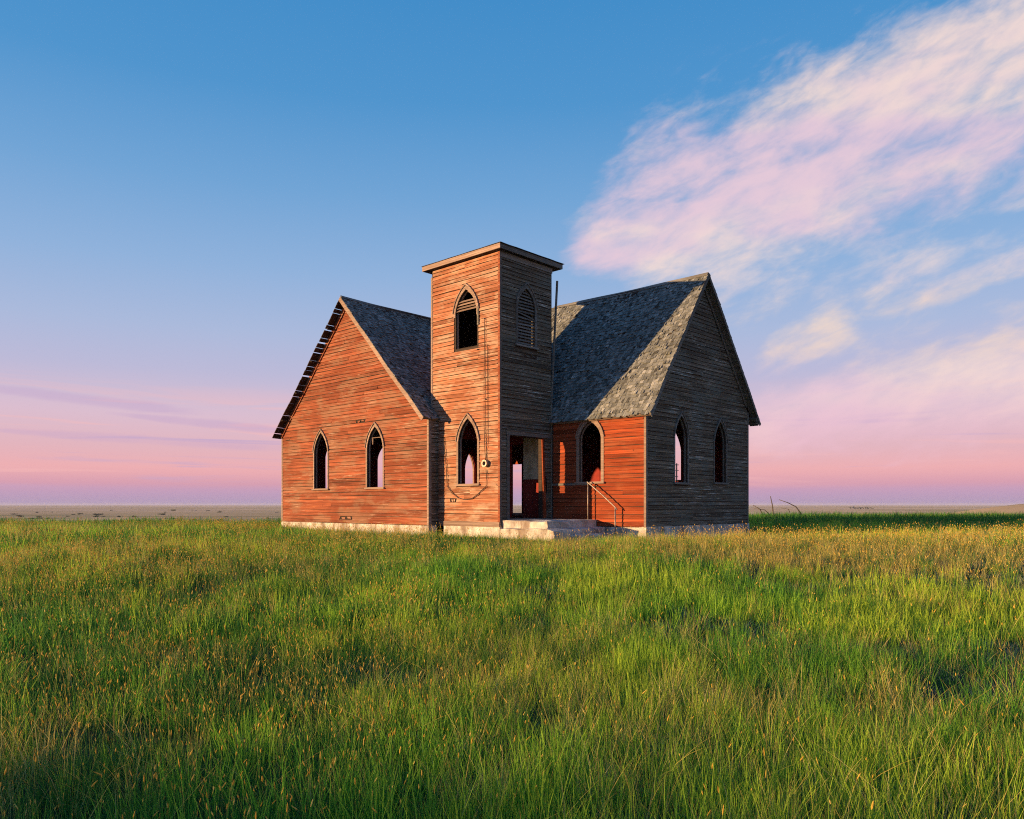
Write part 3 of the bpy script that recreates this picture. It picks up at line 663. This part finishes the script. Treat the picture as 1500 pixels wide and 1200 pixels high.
def slab(k, S, a0, a1, t0, t1, o0, o1, r=None):
    na, nt = max(1, int(abs(a1-a0)/.6)), max(1, int(abs(t1-t0)/.7)); r = random.random() if r is None else r
    W = na+1; n = W*(nt+1); vs, fs = [], []
    for o in (o0, o1):
        for j in range(nt+1):
            for i in range(na+1): vs.append(S.p(a0+(a1-a0)*i/na, t0+(t1-t0)*j/nt, o))
    for j in range(nt):
        for i in range(na):
            q = j*W+i; fs += [(q, q+1, q+1+W, q+W), (n+q, n+q+W, n+q+1+W, n+q+1)]
    for i in range(na):
        q = nt*W+i; fs += [(i, i+1, n+i+1, n+i), (q, q+1, n+q+1, n+q)]
    for j in range(nt):
        q = j*W; e = q+na; fs += [(q, q+W, n+q+W, n+q), (e, e+W, n+e+W, n+e)]
    k.add(vs, fs, r)
def tmax(S, over): return ((UA1-UA0)/2+over)/S.ca if S.ax == 'v' else ((VW1-VW0)/2+over)/S.ca
roofA = empty('nave_roof', parent=church); roofB = empty('wing_roof', parent=church)
FO = .30
tAr, tAl, tB = tmax(SAr, .10), tmax(SAl, .20), tmax(SBf, .16); tBr = tmax(SBr, .42)
k = MB(); slab(k, SAr, VA0-FO, VA1+.25, .0, tAr, -.035, -.002); k.build('roof_deck', 'plank', roofA)
k = MB(); slab(k, SAl, VA0+.06, VA1+.25, .0, tAl, -.035, -.002); k.build('roof_deck', 'plank', roofA)
k = MB(); slab(k, SBf, UAM+.5, UB+.24, .0, tB, -.035, -.002); k.build('roof_deck', 'plank', roofB)
k = MB(); slab(k, SBr, UAM+.5, UB+.24, .0, tBr, -.035, -.002); k.build('roof_deck', 'plank', roofB)
def shingles(S, a0, a1, t1, parent, skip=None, gaps=0.03, seed=1):
    rs = random.Random(seed); k = MB(); ex = .128; t = t1+.02; row = 0
    while t > .06:
        a = a0+rs.uniform(-.02, .0)
        while a < a1-.02:
            wd = rs.uniform(.055, .135); b = min(a+wd, a1)
            mid = (a+b)/2
            if not (skip and skip(mid, t)):
                g = rs.random()
                if g > gaps:
                    e = rs.gauss(0, .016); tb = t+e-(.06 if rs.random() < .06 else 0); tp = max(t-ex*1.75, .0)
                    ho = .021+abs(rs.gauss(0, .010)); tw = rs.gauss(0, .006)+(rs.uniform(.01, .04) if rs.random() < .07 else 0)
                    p = [S.p(a+.003, tp, -.001), S.p(b-.003, tp, -.001), S.p(b-.003, tb, .004), S.p(a+.003, tb, .004), S.p(a+.003, tp, .004), S.p(b-.003, tp, .004), S.p(b-.003, tb+tw*.5, ho+tw), S.p(a+.003, tb-tw*.5, ho-tw*.3)]
                    k.add(p, [(4, 5, 6, 7), (2, 3, 7, 6), (1, 2, 6, 5), (3, 0, 4, 7)], min(1, max(0, rs.betavariate(2.2, 2.4))))
            a = b
        t -= ex; row += 1
    return k.build('shingles', 'shingle', parent, kind='stuff')
def zA(u): return ZR-abs(u-UAM)*math.tan(SAr.al)
def zB_(v): return ZR-abs(v-VWM)*math.tan(SBf.al)
def skipA(a, t):      # inside the tower, or under the wing roof
    u = UAM+t*SAr.ca
    if TV0+.02 < a < TV1 and u > TU0+.02: return True
    return zB_(a) > zA(u)+.12
def skipBf(a, t):
    v = VWM-t*SBf.ca
    if a < TU1-.02 and TU0 < a and v < TV1-.02: return True
    return a < -2.3 and zA(a) > zB_(v)+.12
def skipBr(a, t): return a < -2.3 and zA(a) > zB_(VWM+t*SBr.ca)+.12
shingles(SAr, VA0-FO-.02, VA1+.25, tAr, roofA, skipA, seed=3)
shingles(SAl, VA0+.05, VA1+.25, tAl, roofA, None, seed=4)
shingles(SBf, UAM+.5, UB+.26, tB, roofB, skipBf, seed=5)
shingles(SBr, UAM+.5, UB+.26, tBr, roofB, skipBr, seed=6)
# open sheathing boards at the nave's far rake
t = .05
while t < tAl:
    wd = random.choice((.14, .17, .2, .24, .30)); k = MB(); a_ = random.uniform(-.012, .008)
    slab(k, SAl, VA0-FO+a_, VA0+.05, t, min(t+wd, tAl+.06), -.03, -.004); k.build('sheathing_board', 'plank', roofA)
    t += wd+random.choice((.012, .02, .03, .03, .045, .075))
# rakes
k = MB(); slab(k, SAr, VA0-FO-.024, VA0-FO-.002, .02, tAr+.03, -.13, .012); k.build('barge_board', 'trim', roofA)
k = MB(); slab(k, SAr, VA0-.05, VA0-.02, .25, tAr-.25, -.17, -.04); k.build('rake_trim', 'siding', roofA)
k = MB(); slab(k, SAl, VA0-.055, VA0-.022, .30, tAl-.12, -.19, -.04); k.build('rake_trim', 'siding', roofA)
for tt in (1.2, 2.6, 4.0, 5.3):
    k = MB(); slab(k, SAl, VA0-FO+.02, VA0-.06, tt, tt+.05, -.10, -.034); k.build('lookout', 'plank', roofA)
for S, te in ((SBf, tB), (SBr, tBr)):
    k = MB(); slab(k, S, UB+.242, UB+.265, .0 if S is SBf else .03, te+.04, -.09, .0); k.build('barge_board', 'trim_dark', roofB)
    k = MB(); slab(k, S, UB+.028, UB+.05, .25, te-(.25 if S is SBf else .75), -.17, -.075); k.build('rake_trim', 'trim_dark', roofB)
k = MB(); slab(k, SBr, UB-.05, UB+.238, tBr-.30, tBr-.02, -.16, -.04); k.build('eave_return', 'trim_dark', roofB)
k = MB(); slab(k, SBr, UB+.028, UB+.238, .2, tBr-.31, -.06, -.037); k.build('soffit_board', 'trim_dark', roofB)
# eave boards and ridge caps
k = MB(); slab(k, SBf, .0, UB+.24, tB-.02, tB+.005, -.075, -.002); k.build('eave_board', 'trim', roofB)
k = MB(); slab(k, SAr, VA0-FO, TV0-.005, tAr-.02, tAr+.005, -.075, -.002); k.build('eave_board', 'trim_dark', roofA)
for S, e0, e1, par in ((SBf, TU0+.5, UB+.235, roofB), (SBr, TU0+.5, UB+.235, roofB), (SAr, VA0-FO-.01, VA1, roofA), (SAl, VA0+.05, VA1, roofA)):
    k = MB(); slab(k, S, e0, e1, -.01, .10, .026, .044); k.build('ridge_board', 'trim_dark', par)
# flashing where the wing roof meets the tower
k = MB(); slab(k, SBf, TU1+.003, TU1+.035, 5.12, tB+.03, .0, .05); k.build('flashing', 'metal', roofB)
# blue-grey flap of roofing that wraps the tower corner at the eaves
k = MB(); slab(k, SBf, -.22, TU1+.03, tB-.30, tB+.02, .01, .035); k.build('eave_flap', 'shingle', roofB)

# ------------------------------------------------------------------ old wiring on the tower front
def ftl(x, y, o=.05): a, t = hitv(x, -o); return (a, -o, zz(y, t))
def wire(pts, r, name): k = MB(); k.tube(pts, r, 6); return k.build(name, 'cable', church, smooth=True)
wire([ftl(710, 468), ftl(709.5, 500), ftl(709, 560), ftl(709, 620), ftl(710, 655), ftl(711, 674)], .009, 'service_cable')
wire([ftl(714, 505), ftl(713.8, 560), ftl(713.5, 620), ftl(713, 650), ftl(712, 674)], .008, 'service_cable')
wire([ftl(650, 642), ftl(652, 665), ftl(654, 690), ftl(655, 712), ftl(662, 722), ftl(671, 729.5), ftl(680, 732), ftl(690, 731), ftl(699, 725), ftl(706, 718), ftl(712, 713), ftl(712.5, 700), ftl(712, 688)], .011, 'hanging_cable')
k = MB(); a_, t_ = hitv(711, -.06); zc = zz(679, t_); ring = []
for (r1, o1) in ((.105, .03), (.105, .12), (.062, .12), (.062, .045), (.001, .045)):
    ring.append([FTL.p(a_+r1*math.cos(2*math.pi*j/18), zc+r1*math.sin(2*math.pi*j/18), o1) for j in range(18)])
vv = sum(ring, []); ff = [(i*18+j, i*18+(j+1) % 18, (i+1)*18+(j+1) % 18, (i+1)*18+j) for i in range(4) for j in range(18)]
k.add(vv, ff); k.build('meter_socket', 'metal', church)
for x_, y_ in ((710, 467), (700, 512), (712, 585)):
    k = MB(); p_ = ftl(x_, y_, .03); k.tube([p_, (p_[0], p_[1]-.05, p_[2])], [.018, .014], 8); k.build('insulator', 'trim_dark', church)

# ------------------------------------------------------------------ porch: landing, steps, handrail
def loc2w(p): return T+U*p[0]+V*p[1]+Vector((0, 0, p[2]))
porch = tag(empty('concrete_porch', T, math.atan2(U.y, U.x)), 'crumbling concrete landing and steps below the tower doorway', 'porch')
def block(name, u0, u1, v0, v1, z0, z1, seed):
    rs = random.Random(seed); bm = bmesh.new(); bmesh.ops.create_cube(bm, size=1)
    bmesh.ops.subdivide_edges(bm, edges=bm.edges, cuts=7, use_grid_fill=True)
    for v_ in bm.verts:
        ed = sum(1 for c in v_.co if abs(abs(c)-.5) < 1e-4)
        j = .010 if ed == 1 else .028
        v_.co = Vector((u0+(v_.co.x+.5)*(u1-u0), v0+(v_.co.y+.5)*(v1-v0), z0+(v_.co.z+.5)*(z1-z0)))
        if ed > 1 and v_.co.y > v1-.01: j = .004
        v_.co += Vector((rs.gauss(0, j)*.6-(j*.4 if v_.co.x > u1-.02 else 0), rs.gauss(0, j)*.5 if v_.co.y < v1-.05 else 0, rs.gauss(0, j)*.5-(j if ed > 1 else 0)))
    k = MB(); bm.verts.index_update(); k.add([v_.co[:] for v_ in bm.verts], [tuple(q.index for q in f_.verts) for f_ in bm.faces], .5); bm.free()
    return k.build(name, 'concrete', porch)
block('landing', .055, 1.72, .06, VW0-.055, -.4, ZF-.03, 1)
block('step', .10, 2.05, -.08, VW0-.07, -.4, ZF-.24, 2)
block('step', 2.05, 2.40, .55, VW0-.06, -.4, ZF-.40, 3)
hr = tag(empty('handrail', loc2w((1.53, 2.06, ZF-.03)), math.atan2(U.y, U.x)), 'thin rusty pipe handrail beside the porch steps', 'handrail')
zl = ZF-.03
k = MB(); k.tube([(0, 0, -.02), (0, 0, zz(708, 22.5)-zl)], .017, 8); k.build('post', 'metal', hr, smooth=True)
k = MB(); k.tube([(.96, 0, -.62), (.955, 0, -.2), (.95, 0, zz(744, 21.8)-zl)], .019, 8); k.build('post', 'metal', hr, smooth=True)
k = MB(); k.tube([(-.03, 0, zz(706, 22.5)-zl), (0, 0, zz(707, 22.5)-zl), (.5, 0, (zz(707, 22.5)+zz(743, 21.8))/2-zl), (.95, 0, zz(743, 21.8)-zl), (1.02, 0, zz(747, 21.8)-zl)], .018, 8); k.build('rail', 'metal', hr, smooth=True)

# ------------------------------------------------------------------ fallen poles, far trees and shrubs
def px(x, y, d): return Vector(((x-CX)/FPX*d, d, (HY-y)/FPX*d+CAMZ))
for i, (pts, r, lab) in enumerate([
    ([(1133.5, 753), (1131.5, 741), (1128.5, 727)], .045, 'upright dead pole standing in the tall grass behind the church'),
    ([(1182, 754), (1166, 742.5), (1154, 736.5), (1141, 732)], .040, 'long bent dead pole leaning over the tall grass'),
    ([(1124, 755), (1113, 746), (1103, 740)], .038, 'short slanting dead pole beside the church corner'),
    ([(1162, 754), (1155, 746), (1144, 744)], .026, 'thin low dead branch between the two taller poles'),
    ([(1140, 752), (1120, 747), (1104, 745)], .028, 'dead branch lying almost flat across the grass tops')]):
    P = [px(x, y, 46) for x, y in pts]; b0 = P[0]; b0.z = gz(b0.x, b0.y)-.1
    o_ = b0.copy(); k = MB(); rr = [r*(1-.55*j/(len(P)-1)) for j in range(len(P))]
    k.tube([p-o_ for p in P], rr, 6); ob = k.build('dead_pole', 'stick', smooth=True); ob.location = o_; tag(ob, lab, 'pole', 'dead poles in the grass')
def leafball(k, c, r, n, s, rs, flat=.8):
    for _ in range(n):
        d = Vector((rs.gauss(0, 1), rs.gauss(0, 1), rs.gauss(0, 1))).normalized()*r*rs.uniform(.3, 1)**.6; d.z *= flat
        p = Vector(c)+d; a = Vector((rs.gauss(0, 1), rs.gauss(0, 1), rs.gauss(0, 1))).normalized()*s; b = a.orthogonal().normalized()*s*rs.uniform(.5, 1)
        k.add([p-a, p+b, p+a, p-b], [(0, 1, 2, 3)])
rs = random.Random(5)
for i in range(9):
    x_ = 1246+i*3.6+rs.uniform(-1, 1); d_ = 2300+rs.uniform(-40, 40); X_ = (x_-CX)/FPX*d_; z_ = gz(X_, d_); h_ = rs.uniform(6, 12)
    o_ = tag(empty('tree', (X_, d_, z_)), 'tiny dark tree in the far grove on the plain', 'tree', 'trees of the far grove')
    k = MB(); k.tube([(0, 0, -.3), (.1, 0, h_*.5), (0, .1, h_*.8)], [.3, .2, .06], 6); k.build('trunk', 'stick', o_)
    k = MB()
    for _ in range(6): leafball(k, (rs.gauss(0, 1.6), rs.gauss(0, 1.6), h_*rs.uniform(.4, .8)), rs.uniform(1.4, 2.6), 60, .45, rs)
    k.build('crown', 'leaf', o_)
shr = []
for i in range(3):
    k = MB()
    for _ in range(5): leafball(k, (rs.gauss(0, .9), rs.gauss(0, .7), rs.uniform(.3, .8)), rs.uniform(.6, 1.0), 60, .16, rs, .6)
    o_ = k.build('shrub', 'leaf'); shr.append(o_)
spots = []
for i in range(46):
    d_ = rs.choice((620, 680, 760, 860, 1000, 1200, 1500, 1900))*rs.uniform(.96, 1.04); x_ = rs.uniform(5, 408)
    spots.append(((x_-CX)/FPX*d_, d_, rs.uniform(.8, 2.0)*(d_/700)**.6))
for i, (X_, Y_, s_) in enumerate(spots):
    o_ = shr[i] if i < 3 else shr[i % 3].copy()
    if i >= 3: col.objects.link(o_)
    o_.location = (X_, Y_, gz(X_, Y_)-.1); o_.scale = (s_*1.5, s_, s_*.9); o_.rotation_euler = (0, 0, rs.uniform(0, 6))
    tag(o_, 'tiny dark shrub dotted on the pale plain beyond the grass', 'shrub', 'shrubs on the far plain')

# ------------------------------------------------------------------ grass
src = bpy.data.collections.new('grass_sources')
def blade(k, H, base, h, wdt, lean, az_, curl, seg=4, rr=None):
    r = random.random() if rr is None else rr
    d = Vector((math.cos(az_), math.sin(az_), 0)); sd = Vector((-d.y, d.x, 0)); a2 = random.uniform(0, math.pi); sd = Vector((math.cos(a2), math.sin(a2), 0))
    vs, fs = [], []
    for i in range(seg+1):
        t = i/seg; p = Vector(base)+Vector((0, 0, h*(t-curl*.35*t*t)))+d*(lean*h*t+curl*h*t*t)
        w_ = wdt*(1-t**1.6)*.5+.0002
        vs += [p-sd*w_, p+sd*w_]; H += [t, t]
    for i in range(seg): a = 2*i; fs.append((a, a+1, a+3, a+2))
    k.add(vs, fs, r); return vs[-1]
def head(k, H, p, L, r0, d, k_=5):
    t = Vector(d).normalized(); a = t.orthogonal().normalized(); b = t.cross(a); r = random.random()
    prof = ((0, .25), (.2, .9), (.5, 1), (.8, .65), (1, .08)); vs, fs = [], []
    for u_, q in prof:
        for j in range(k_):
            th = 2*math.pi*j/k_; vs.append(Vector(p)+t*(L*u_)+(a*math.cos(th)+b*math.sin(th))*r0*q*random.uniform(.75, 1.25)); H.append(1)
    for i in range(len(prof)-1):
        for j in range(k_): fs.append((i*k_+j, i*k_+(j+1) % k_, (i+1)*k_+(j+1) % k_, (i+1)*k_+j))
    k.add(vs, fs, r)
def tuft(name, m, nb, spread, hr_, wd, lean, curl, wind=0.0, seg=4):
    k = MB(); H = []
    for _ in range(nb):
        a = random.uniform(0, 6.283); rr = spread*math.sqrt(random.random())
        l_ = random.gauss(0, lean); d = a+random.gauss(0, .6)
        blade(k, H, (rr*math.cos(a), rr*math.sin(a), -.02), random.uniform(*hr_), wd*random.uniform(.6, 1.3), abs(l_), d, random.uniform(0, curl), seg)
    return k.build(name, m, coll=src, h=H)
def stalk(name, ns, spread, hr_, hl, hw, lean, m2='g_green'):
    k = MB(); H = []; 
    tops = []
    for _ in range(ns):
        a = random.uniform(0, 6.283); rr = spread*math.sqrt(random.random()); l_ = abs(random.gauss(0, lean)); d = random.uniform(0, 6.283)
        h_ = random.uniform(*hr_); p = blade(k, H, (rr*math.cos(a), rr*math.sin(a), -.02), h_, .0035, l_, d, random.uniform(0, .12), 3, .3)
        q = Vector((math.cos(d), math.sin(d), 0)); dd = Vector((0, 0, 1))+q*(l_+random.uniform(.0, .5))
        head(k, H, p-dd.normalized()*.01, hl*random.uniform(.45, 1.5), hw*random.uniform(.55, 1.25), dd)
    return k.build(name, 'g_head', coll=src, h=H)
kinds = {}
for lod, (wm, nm, hm) in {'near': (1.05, .85, 1.0), 'mid': (1.75, .60, 1.0), 'far': (3.3, .32, 1.05)}.items():
    c_ = lambda n: max(5, int(n*nm))
    kinds['green_'+lod] = [tuft('tuft_green_%s_%d' % (lod, i), 'g_green', c_(44), .17, (.11*hm, .38*hm), .0050*wm, .15, .26) for i in range(4)]
    kinds['deep_'+lod] = [tuft('tuft_deep_%s_%d' % (lod, i), 'g_deep', c_(44), .17, (.10*hm, .33*hm), .0054*wm, .20, .30) for i in range(4)]
    kinds['dry_'+lod] = [tuft('tuft_dry_%s_%d' % (lod, i), 'g_dry', c_(34), .11, (.12*hm, .44*hm), .0038*wm, .20, .32) for i in range(4)]
    kinds['sage_'+lod] = [tuft('tuft_sage_%s_%d' % (lod, i), 'g_sage', c_(64), .13, (.04, .13), .0056*wm, .6, .6, seg=3) for i in range(3)]
    kinds['head_'+lod] = [stalk('stalk_%s_%d' % (lod, i), 4, .16, (.20, .50), .037, .0038*wm**.5, .20) for i in range(5)]
kinds['stem_near'] = [tuft('tuft_stem_%d' % i, 'g_dry', 4, .12, (.20, .52), .0045, .55, .5) for i in range(5)]
def scatter(name, kind, pts, scl, lean, label=None):
    d = np.hypot(pts[:, 0], pts[:, 1])
    for lod, lo, hi in (('near', 0, 9.5), ('mid', 9.5, 20), ('far', 20, 1e9)):
        q = (d+rng.normal(0, .8, len(d)) >= lo) & (d < hi) if lo == 0 else (d >= lo) & (d < hi)
        if kind+'_'+lod in kinds and q.any(): scatter1(name, kind+'_'+lod, pts[q], scl[q], lean[q], label)
def scatter1(name, kind, pts, scl, lean, label=None):
    n = len(pts); me = bpy.data.meshes.new(name); me.from_pydata(pts.tolist(), [], [])
    a = me.attributes.new('scl', 'FLOAT', 'POINT'); a.data.foreach_set('value', (scl*((.40-.15*sst(pts[:, 0], 2.5, 5))+(.60+.15*sst(pts[:, 0], 2.5, 5))*sst(wall_dist(pts[:, 0], pts[:, 1]), .15, 2.6))).astype(np.float32))
    rot = np.stack([lean[:, 1], lean[:, 0], rng.uniform(0, 6.283, n)], 1)
    a = me.attributes.new('rot', 'FLOAT_VECTOR', 'POINT'); a.data.foreach_set('vector', rot.astype(np.float32).ravel())
    o = bpy.data.objects.new(name, me); col.objects.link(o); o['kind'] = 'stuff'
    cc = bpy.data.collections.new('src_'+kind)
    for q in kinds[kind]: cc.objects.link(q)
    ng = bpy.data.node_groups.new('scatter_'+kind, 'GeometryNodeTree')
    ng.interface.new_socket('Geometry', in_out='INPUT', socket_type='NodeSocketGeometry'); ng.interface.new_socket('Geometry', in_out='OUTPUT', socket_type='NodeSocketGeometry')
    gi = ng.nodes.new('NodeGroupInput'); go = ng.nodes.new('NodeGroupOutput')
    ci = ng.nodes.new('GeometryNodeCollectionInfo'); ci.inputs['Collection'].default_value = cc; ci.inputs['Separate Children'].default_value = True; ci.inputs['Reset Children'].default_value = True
    ip = ng.nodes.new('GeometryNodeInstanceOnPoints'); ip.inputs['Pick Instance'].default_value = True
    ns = ng.nodes.new('GeometryNodeInputNamedAttribute'); ns.data_type = 'FLOAT'; ns.inputs[0].default_value = 'scl'
    nr = ng.nodes.new('GeometryNodeInputNamedAttribute'); nr.data_type = 'FLOAT_VECTOR'; nr.inputs[0].default_value = 'rot'
    ri = ng.nodes.new('FunctionNodeRandomValue'); ri.data_type = 'INT'; ri.inputs[4].default_value = 0; ri.inputs[5].default_value = len(kinds[kind])-1
    L = ng.links.new
    mp = ng.nodes.new('GeometryNodeMeshToPoints')
    L(gi.outputs[0], mp.inputs[0]); L(mp.outputs[0], ip.inputs['Points']); L(ci.outputs[0], ip.inputs['Instance']); L(ri.outputs[2], ip.inputs['Instance Index'])
    def out_of(nd): return [s for s in nd.outputs if s.enabled][0]
    L(out_of(ns), ip.inputs['Scale']); L(out_of(nr), ip.inputs['Rotation']); L(ip.outputs[0], go.inputs[0])
    md = o.modifiers.new('scatter', 'NODES'); md.node_group = ng
    if label: o['label'] = label
    return o
def vnoise(x, y, s, seed):     # smooth value noise
    r = np.random.default_rng(seed).random((64, 64)); X = x/s+200; Y = y/s+200
    i, j = np.floor(X).astype(int), np.floor(Y).astype(int); fx, fy = X-i, Y-j; fx = fx*fx*(3-2*fx); fy = fy*fy*(3-2*fy)
    g = lambda a, b: r[a % 64, b % 64]
    return (g(i, j)*(1-fx)+g(i+1, j)*fx)*(1-fy)+(g(i, j+1)*(1-fx)+g(i+1, j+1)*fx)*fy
def fbm(x, y, s, seed): return .5*vnoise(x, y, s, seed)+.3*vnoise(x, y, s*.47, seed+1)+.2*vnoise(x, y, s*.21, seed+2)
def in_church(x, y, mg=.06):
    X = x-T.x; Y = y-T.y; uu = X*U.x+Y*U.y; v_ = X*V.x+Y*V.y
    a = (uu > UA0-mg) & (uu < UA1+mg) & (v_ > VA0-mg) & (v_ < VA1+mg)
    b = (uu > UA1-mg) & (uu < UB+mg) & (v_ > VW0-mg) & (v_ < VW1+mg)
    c = (uu > UA1-mg) & (uu < TU1+mg) & (v_ > TV0-mg) & (v_ < TV1+mg)
    d = (uu > 0) & (uu < 2.42) & (v_ > -.08-mg) & (v_ < VW0)
    return a | b | c | d
def field(dens, dmax=62):
    # points whose density follows the distance, over the view and a margin round it
    out = []
    edges = np.array([1.2, 4, 6, 8, 11, 15, 20, 26, 34, 44, 62]); edges = edges[edges <= dmax]
    for d0_, d1_ in zip(edges[:-1], edges[1:]):
        xm = .70*d1_+5; A = 2*xm*(d1_-d0_); n = int(A*dens((d0_+d1_)/2))
        x = rng.uniform(-xm, xm, n); y = rng.uniform(d0_, d1_, n); out.append(np.stack([x, y], 1))
    p = np.concatenate(out); return p[~in_church(p[:, 0], p[:, 1])]
def wall_dist(x, y):
    X = x-T.x; Y = y-T.y; uu = X*U.x+Y*U.y; v_ = X*V.x+Y*V.y
    bx = lambda a, b, c, d: np.hypot(np.maximum(np.maximum(a-uu, uu-b), 0), np.maximum(np.maximum(c-v_, v_-d), 0))
    return np.minimum(np.minimum(bx(UA0, UA1, VA0, VA1), bx(UA1, UB, VW0, VW1)), bx(UA1, 2.4, 0, TV1))
def finish(p, keep):
    p = p[rng.random(len(p)) < keep]; return np.column_stack([p, ground_z(p[:, 0], p[:, 1])])
g_ = lambda x, y, cx, cy, sx, sy: np.exp(-(((x-cx)/sx)**2+((y-cy)/sy)**2))
def lean_of(x, y, amt): n = len(x); right = sst(x, 2, 10); return np.stack([rng.normal(0, .10, n)+.22*right*amt, rng.normal(0, .10, n)], 1)
def fields():
    D = lambda a, b: (lambda d: a if d < 8 else a*(8/d)**b)
    # lush green, thinner on the right and in worn spots
    p = field(D(46, .7)); x, y = p.T
    worn = fbm(x, y, 2.6, 21); leftish = 1-sst(x/(y*.65), -.55, .0)
    keep = np.clip(1.15-1.3*sst(worn, .46, .66), .12, 1)*(1-.8*g_(x, y, 6.4, 17.4, 4.2, 2.8))*(1-.55*g_(x, y, 12, 20, 5, 3))*(1-.6*leftish)
    q = finish(p, keep); s = rng.uniform(.5, 1.2, len(q))*(.62+.75*fbm(q[:, 0], q[:, 1], 1.6, 5)); scatter('green_grass', 'green', q, s, lean_of(q[:, 0], q[:, 1], 1), 'bright green prairie grass round the church')
    p = field(D(34, .7)); x, y = p.T; leftish = 1-sst(x/(y*.65), -.55, .25)
    keep = np.clip(.25+.9*leftish+.75*sst(y, 29, 34)*sst(x, 6, 10), .1, 1)
    q = finish(p, keep); s = rng.uniform(.55, 1.2, len(q))*(.65+.7*fbm(q[:, 0], q[:, 1], 1.9, 15))*(1+.5*sst(q[:, 1], 28, 36)); scatter('dark_green_grass', 'deep', q, s, lean_of(q[:, 0], q[:, 1], 1), 'dense dark green grass at the side of the field')
    p = field(D(36, .42)); x, y = p.T
    pat = fbm(x, y, 3.2, 44); leftish = 1-sst(x/(y*.65), -.5, .1)
    keep = np.clip(.07+.95*leftish*sst(pat, .42, .62)+.22*sst(pat, .55, .7)+.9*g_(x, y, 6.4, 17.6, 4.5, 2.8)+.6*g_(x, y, -7, 14, 4.5, 3.2)+.5*g_(x, y, 12, 20, 5, 3), 0, 1)*(1-.6*sst(y, 27, 33))
    q = finish(p, keep); s = rng.uniform(.7, 1.12, len(q)); scatter('seed_heads', 'head', q, s, lean_of(q[:, 0], q[:, 1], 1.2), 'ripe golden seed heads standing above the grass')
    p = field(D(44, .6)); x, y = p.T
    pat = fbm(x, y, 2.8, 71)
    keep = np.clip(.09+.42*sst(pat, .50, .70)+1.3*g_(x, y, 6.4, 17.4, 4.6, 2.9)+.7*g_(x, y, 12.5, 20, 5.5, 3)+.4*g_(x, y, -9, 15, 4, 3)*sst(pat, .4, .6), 0, 1)*(1-.7*sst(y, 27, 33))
    q = finish(p, keep); s = rng.uniform(.6, 1.1, len(q)); scatter('dry_grass', 'dry', q, s, lean_of(q[:, 0], q[:, 1], 1.3), 'dry golden grass swept over beside the church')
    p = field(D(30, .7), 34); x, y = p.T
    worn = fbm(x, y, 2.6, 21); keep = np.clip(1.1*sst(worn, .46, .64)*sst(x/(y*.65), -.6, .1)+.05, 0, 1)
    q = finish(p, keep); s = rng.uniform(.7, 1.3, len(q)); scatter('grey_ground_cover', 'sage', q, s, lean_of(q[:, 0], q[:, 1], .3), 'low grey green ground cover between the grass tufts')
    p = field(D(9, .6), 20); q = finish(p, np.full(len(p), .8)); s = rng.uniform(.6, 1.2, len(q)); scatter('dead_stems', 'stem', q, s, lean_of(q[:, 0], q[:, 1], 1), 'scattered bent dead stems in the near grass')
fields()

# ------------------------------------------------------------------ haze over the plain
k = MB(); R_ = 17000; z0_, z1_ = -24.0, 12.0
k.hexa([(-R_, -R_, z0_), (R_, -R_, z0_), (R_, R_, z0_), (-R_, R_, z0_), (-R_, -R_, z1_), (R_, -R_, z1_), (R_, R_, z1_), (-R_, R_, z1_)])
def b_haze(n, out):
    v = n.new('ShaderNodeVolumePrincipled'); v.inputs['Color'].default_value = (.62, .66, .86, 1); v.inputs['Density'].default_value = 6e-5; v.inputs['Anisotropy'].default_value = .0
    n.l.new(v.outputs[0], out.inputs['Volume'])
M['haze'] = mat('haze', b_haze)
hz_ = k.build('haze', 'haze', kind='stuff'); hz_['label'] = 'thin evening haze over the prairie'
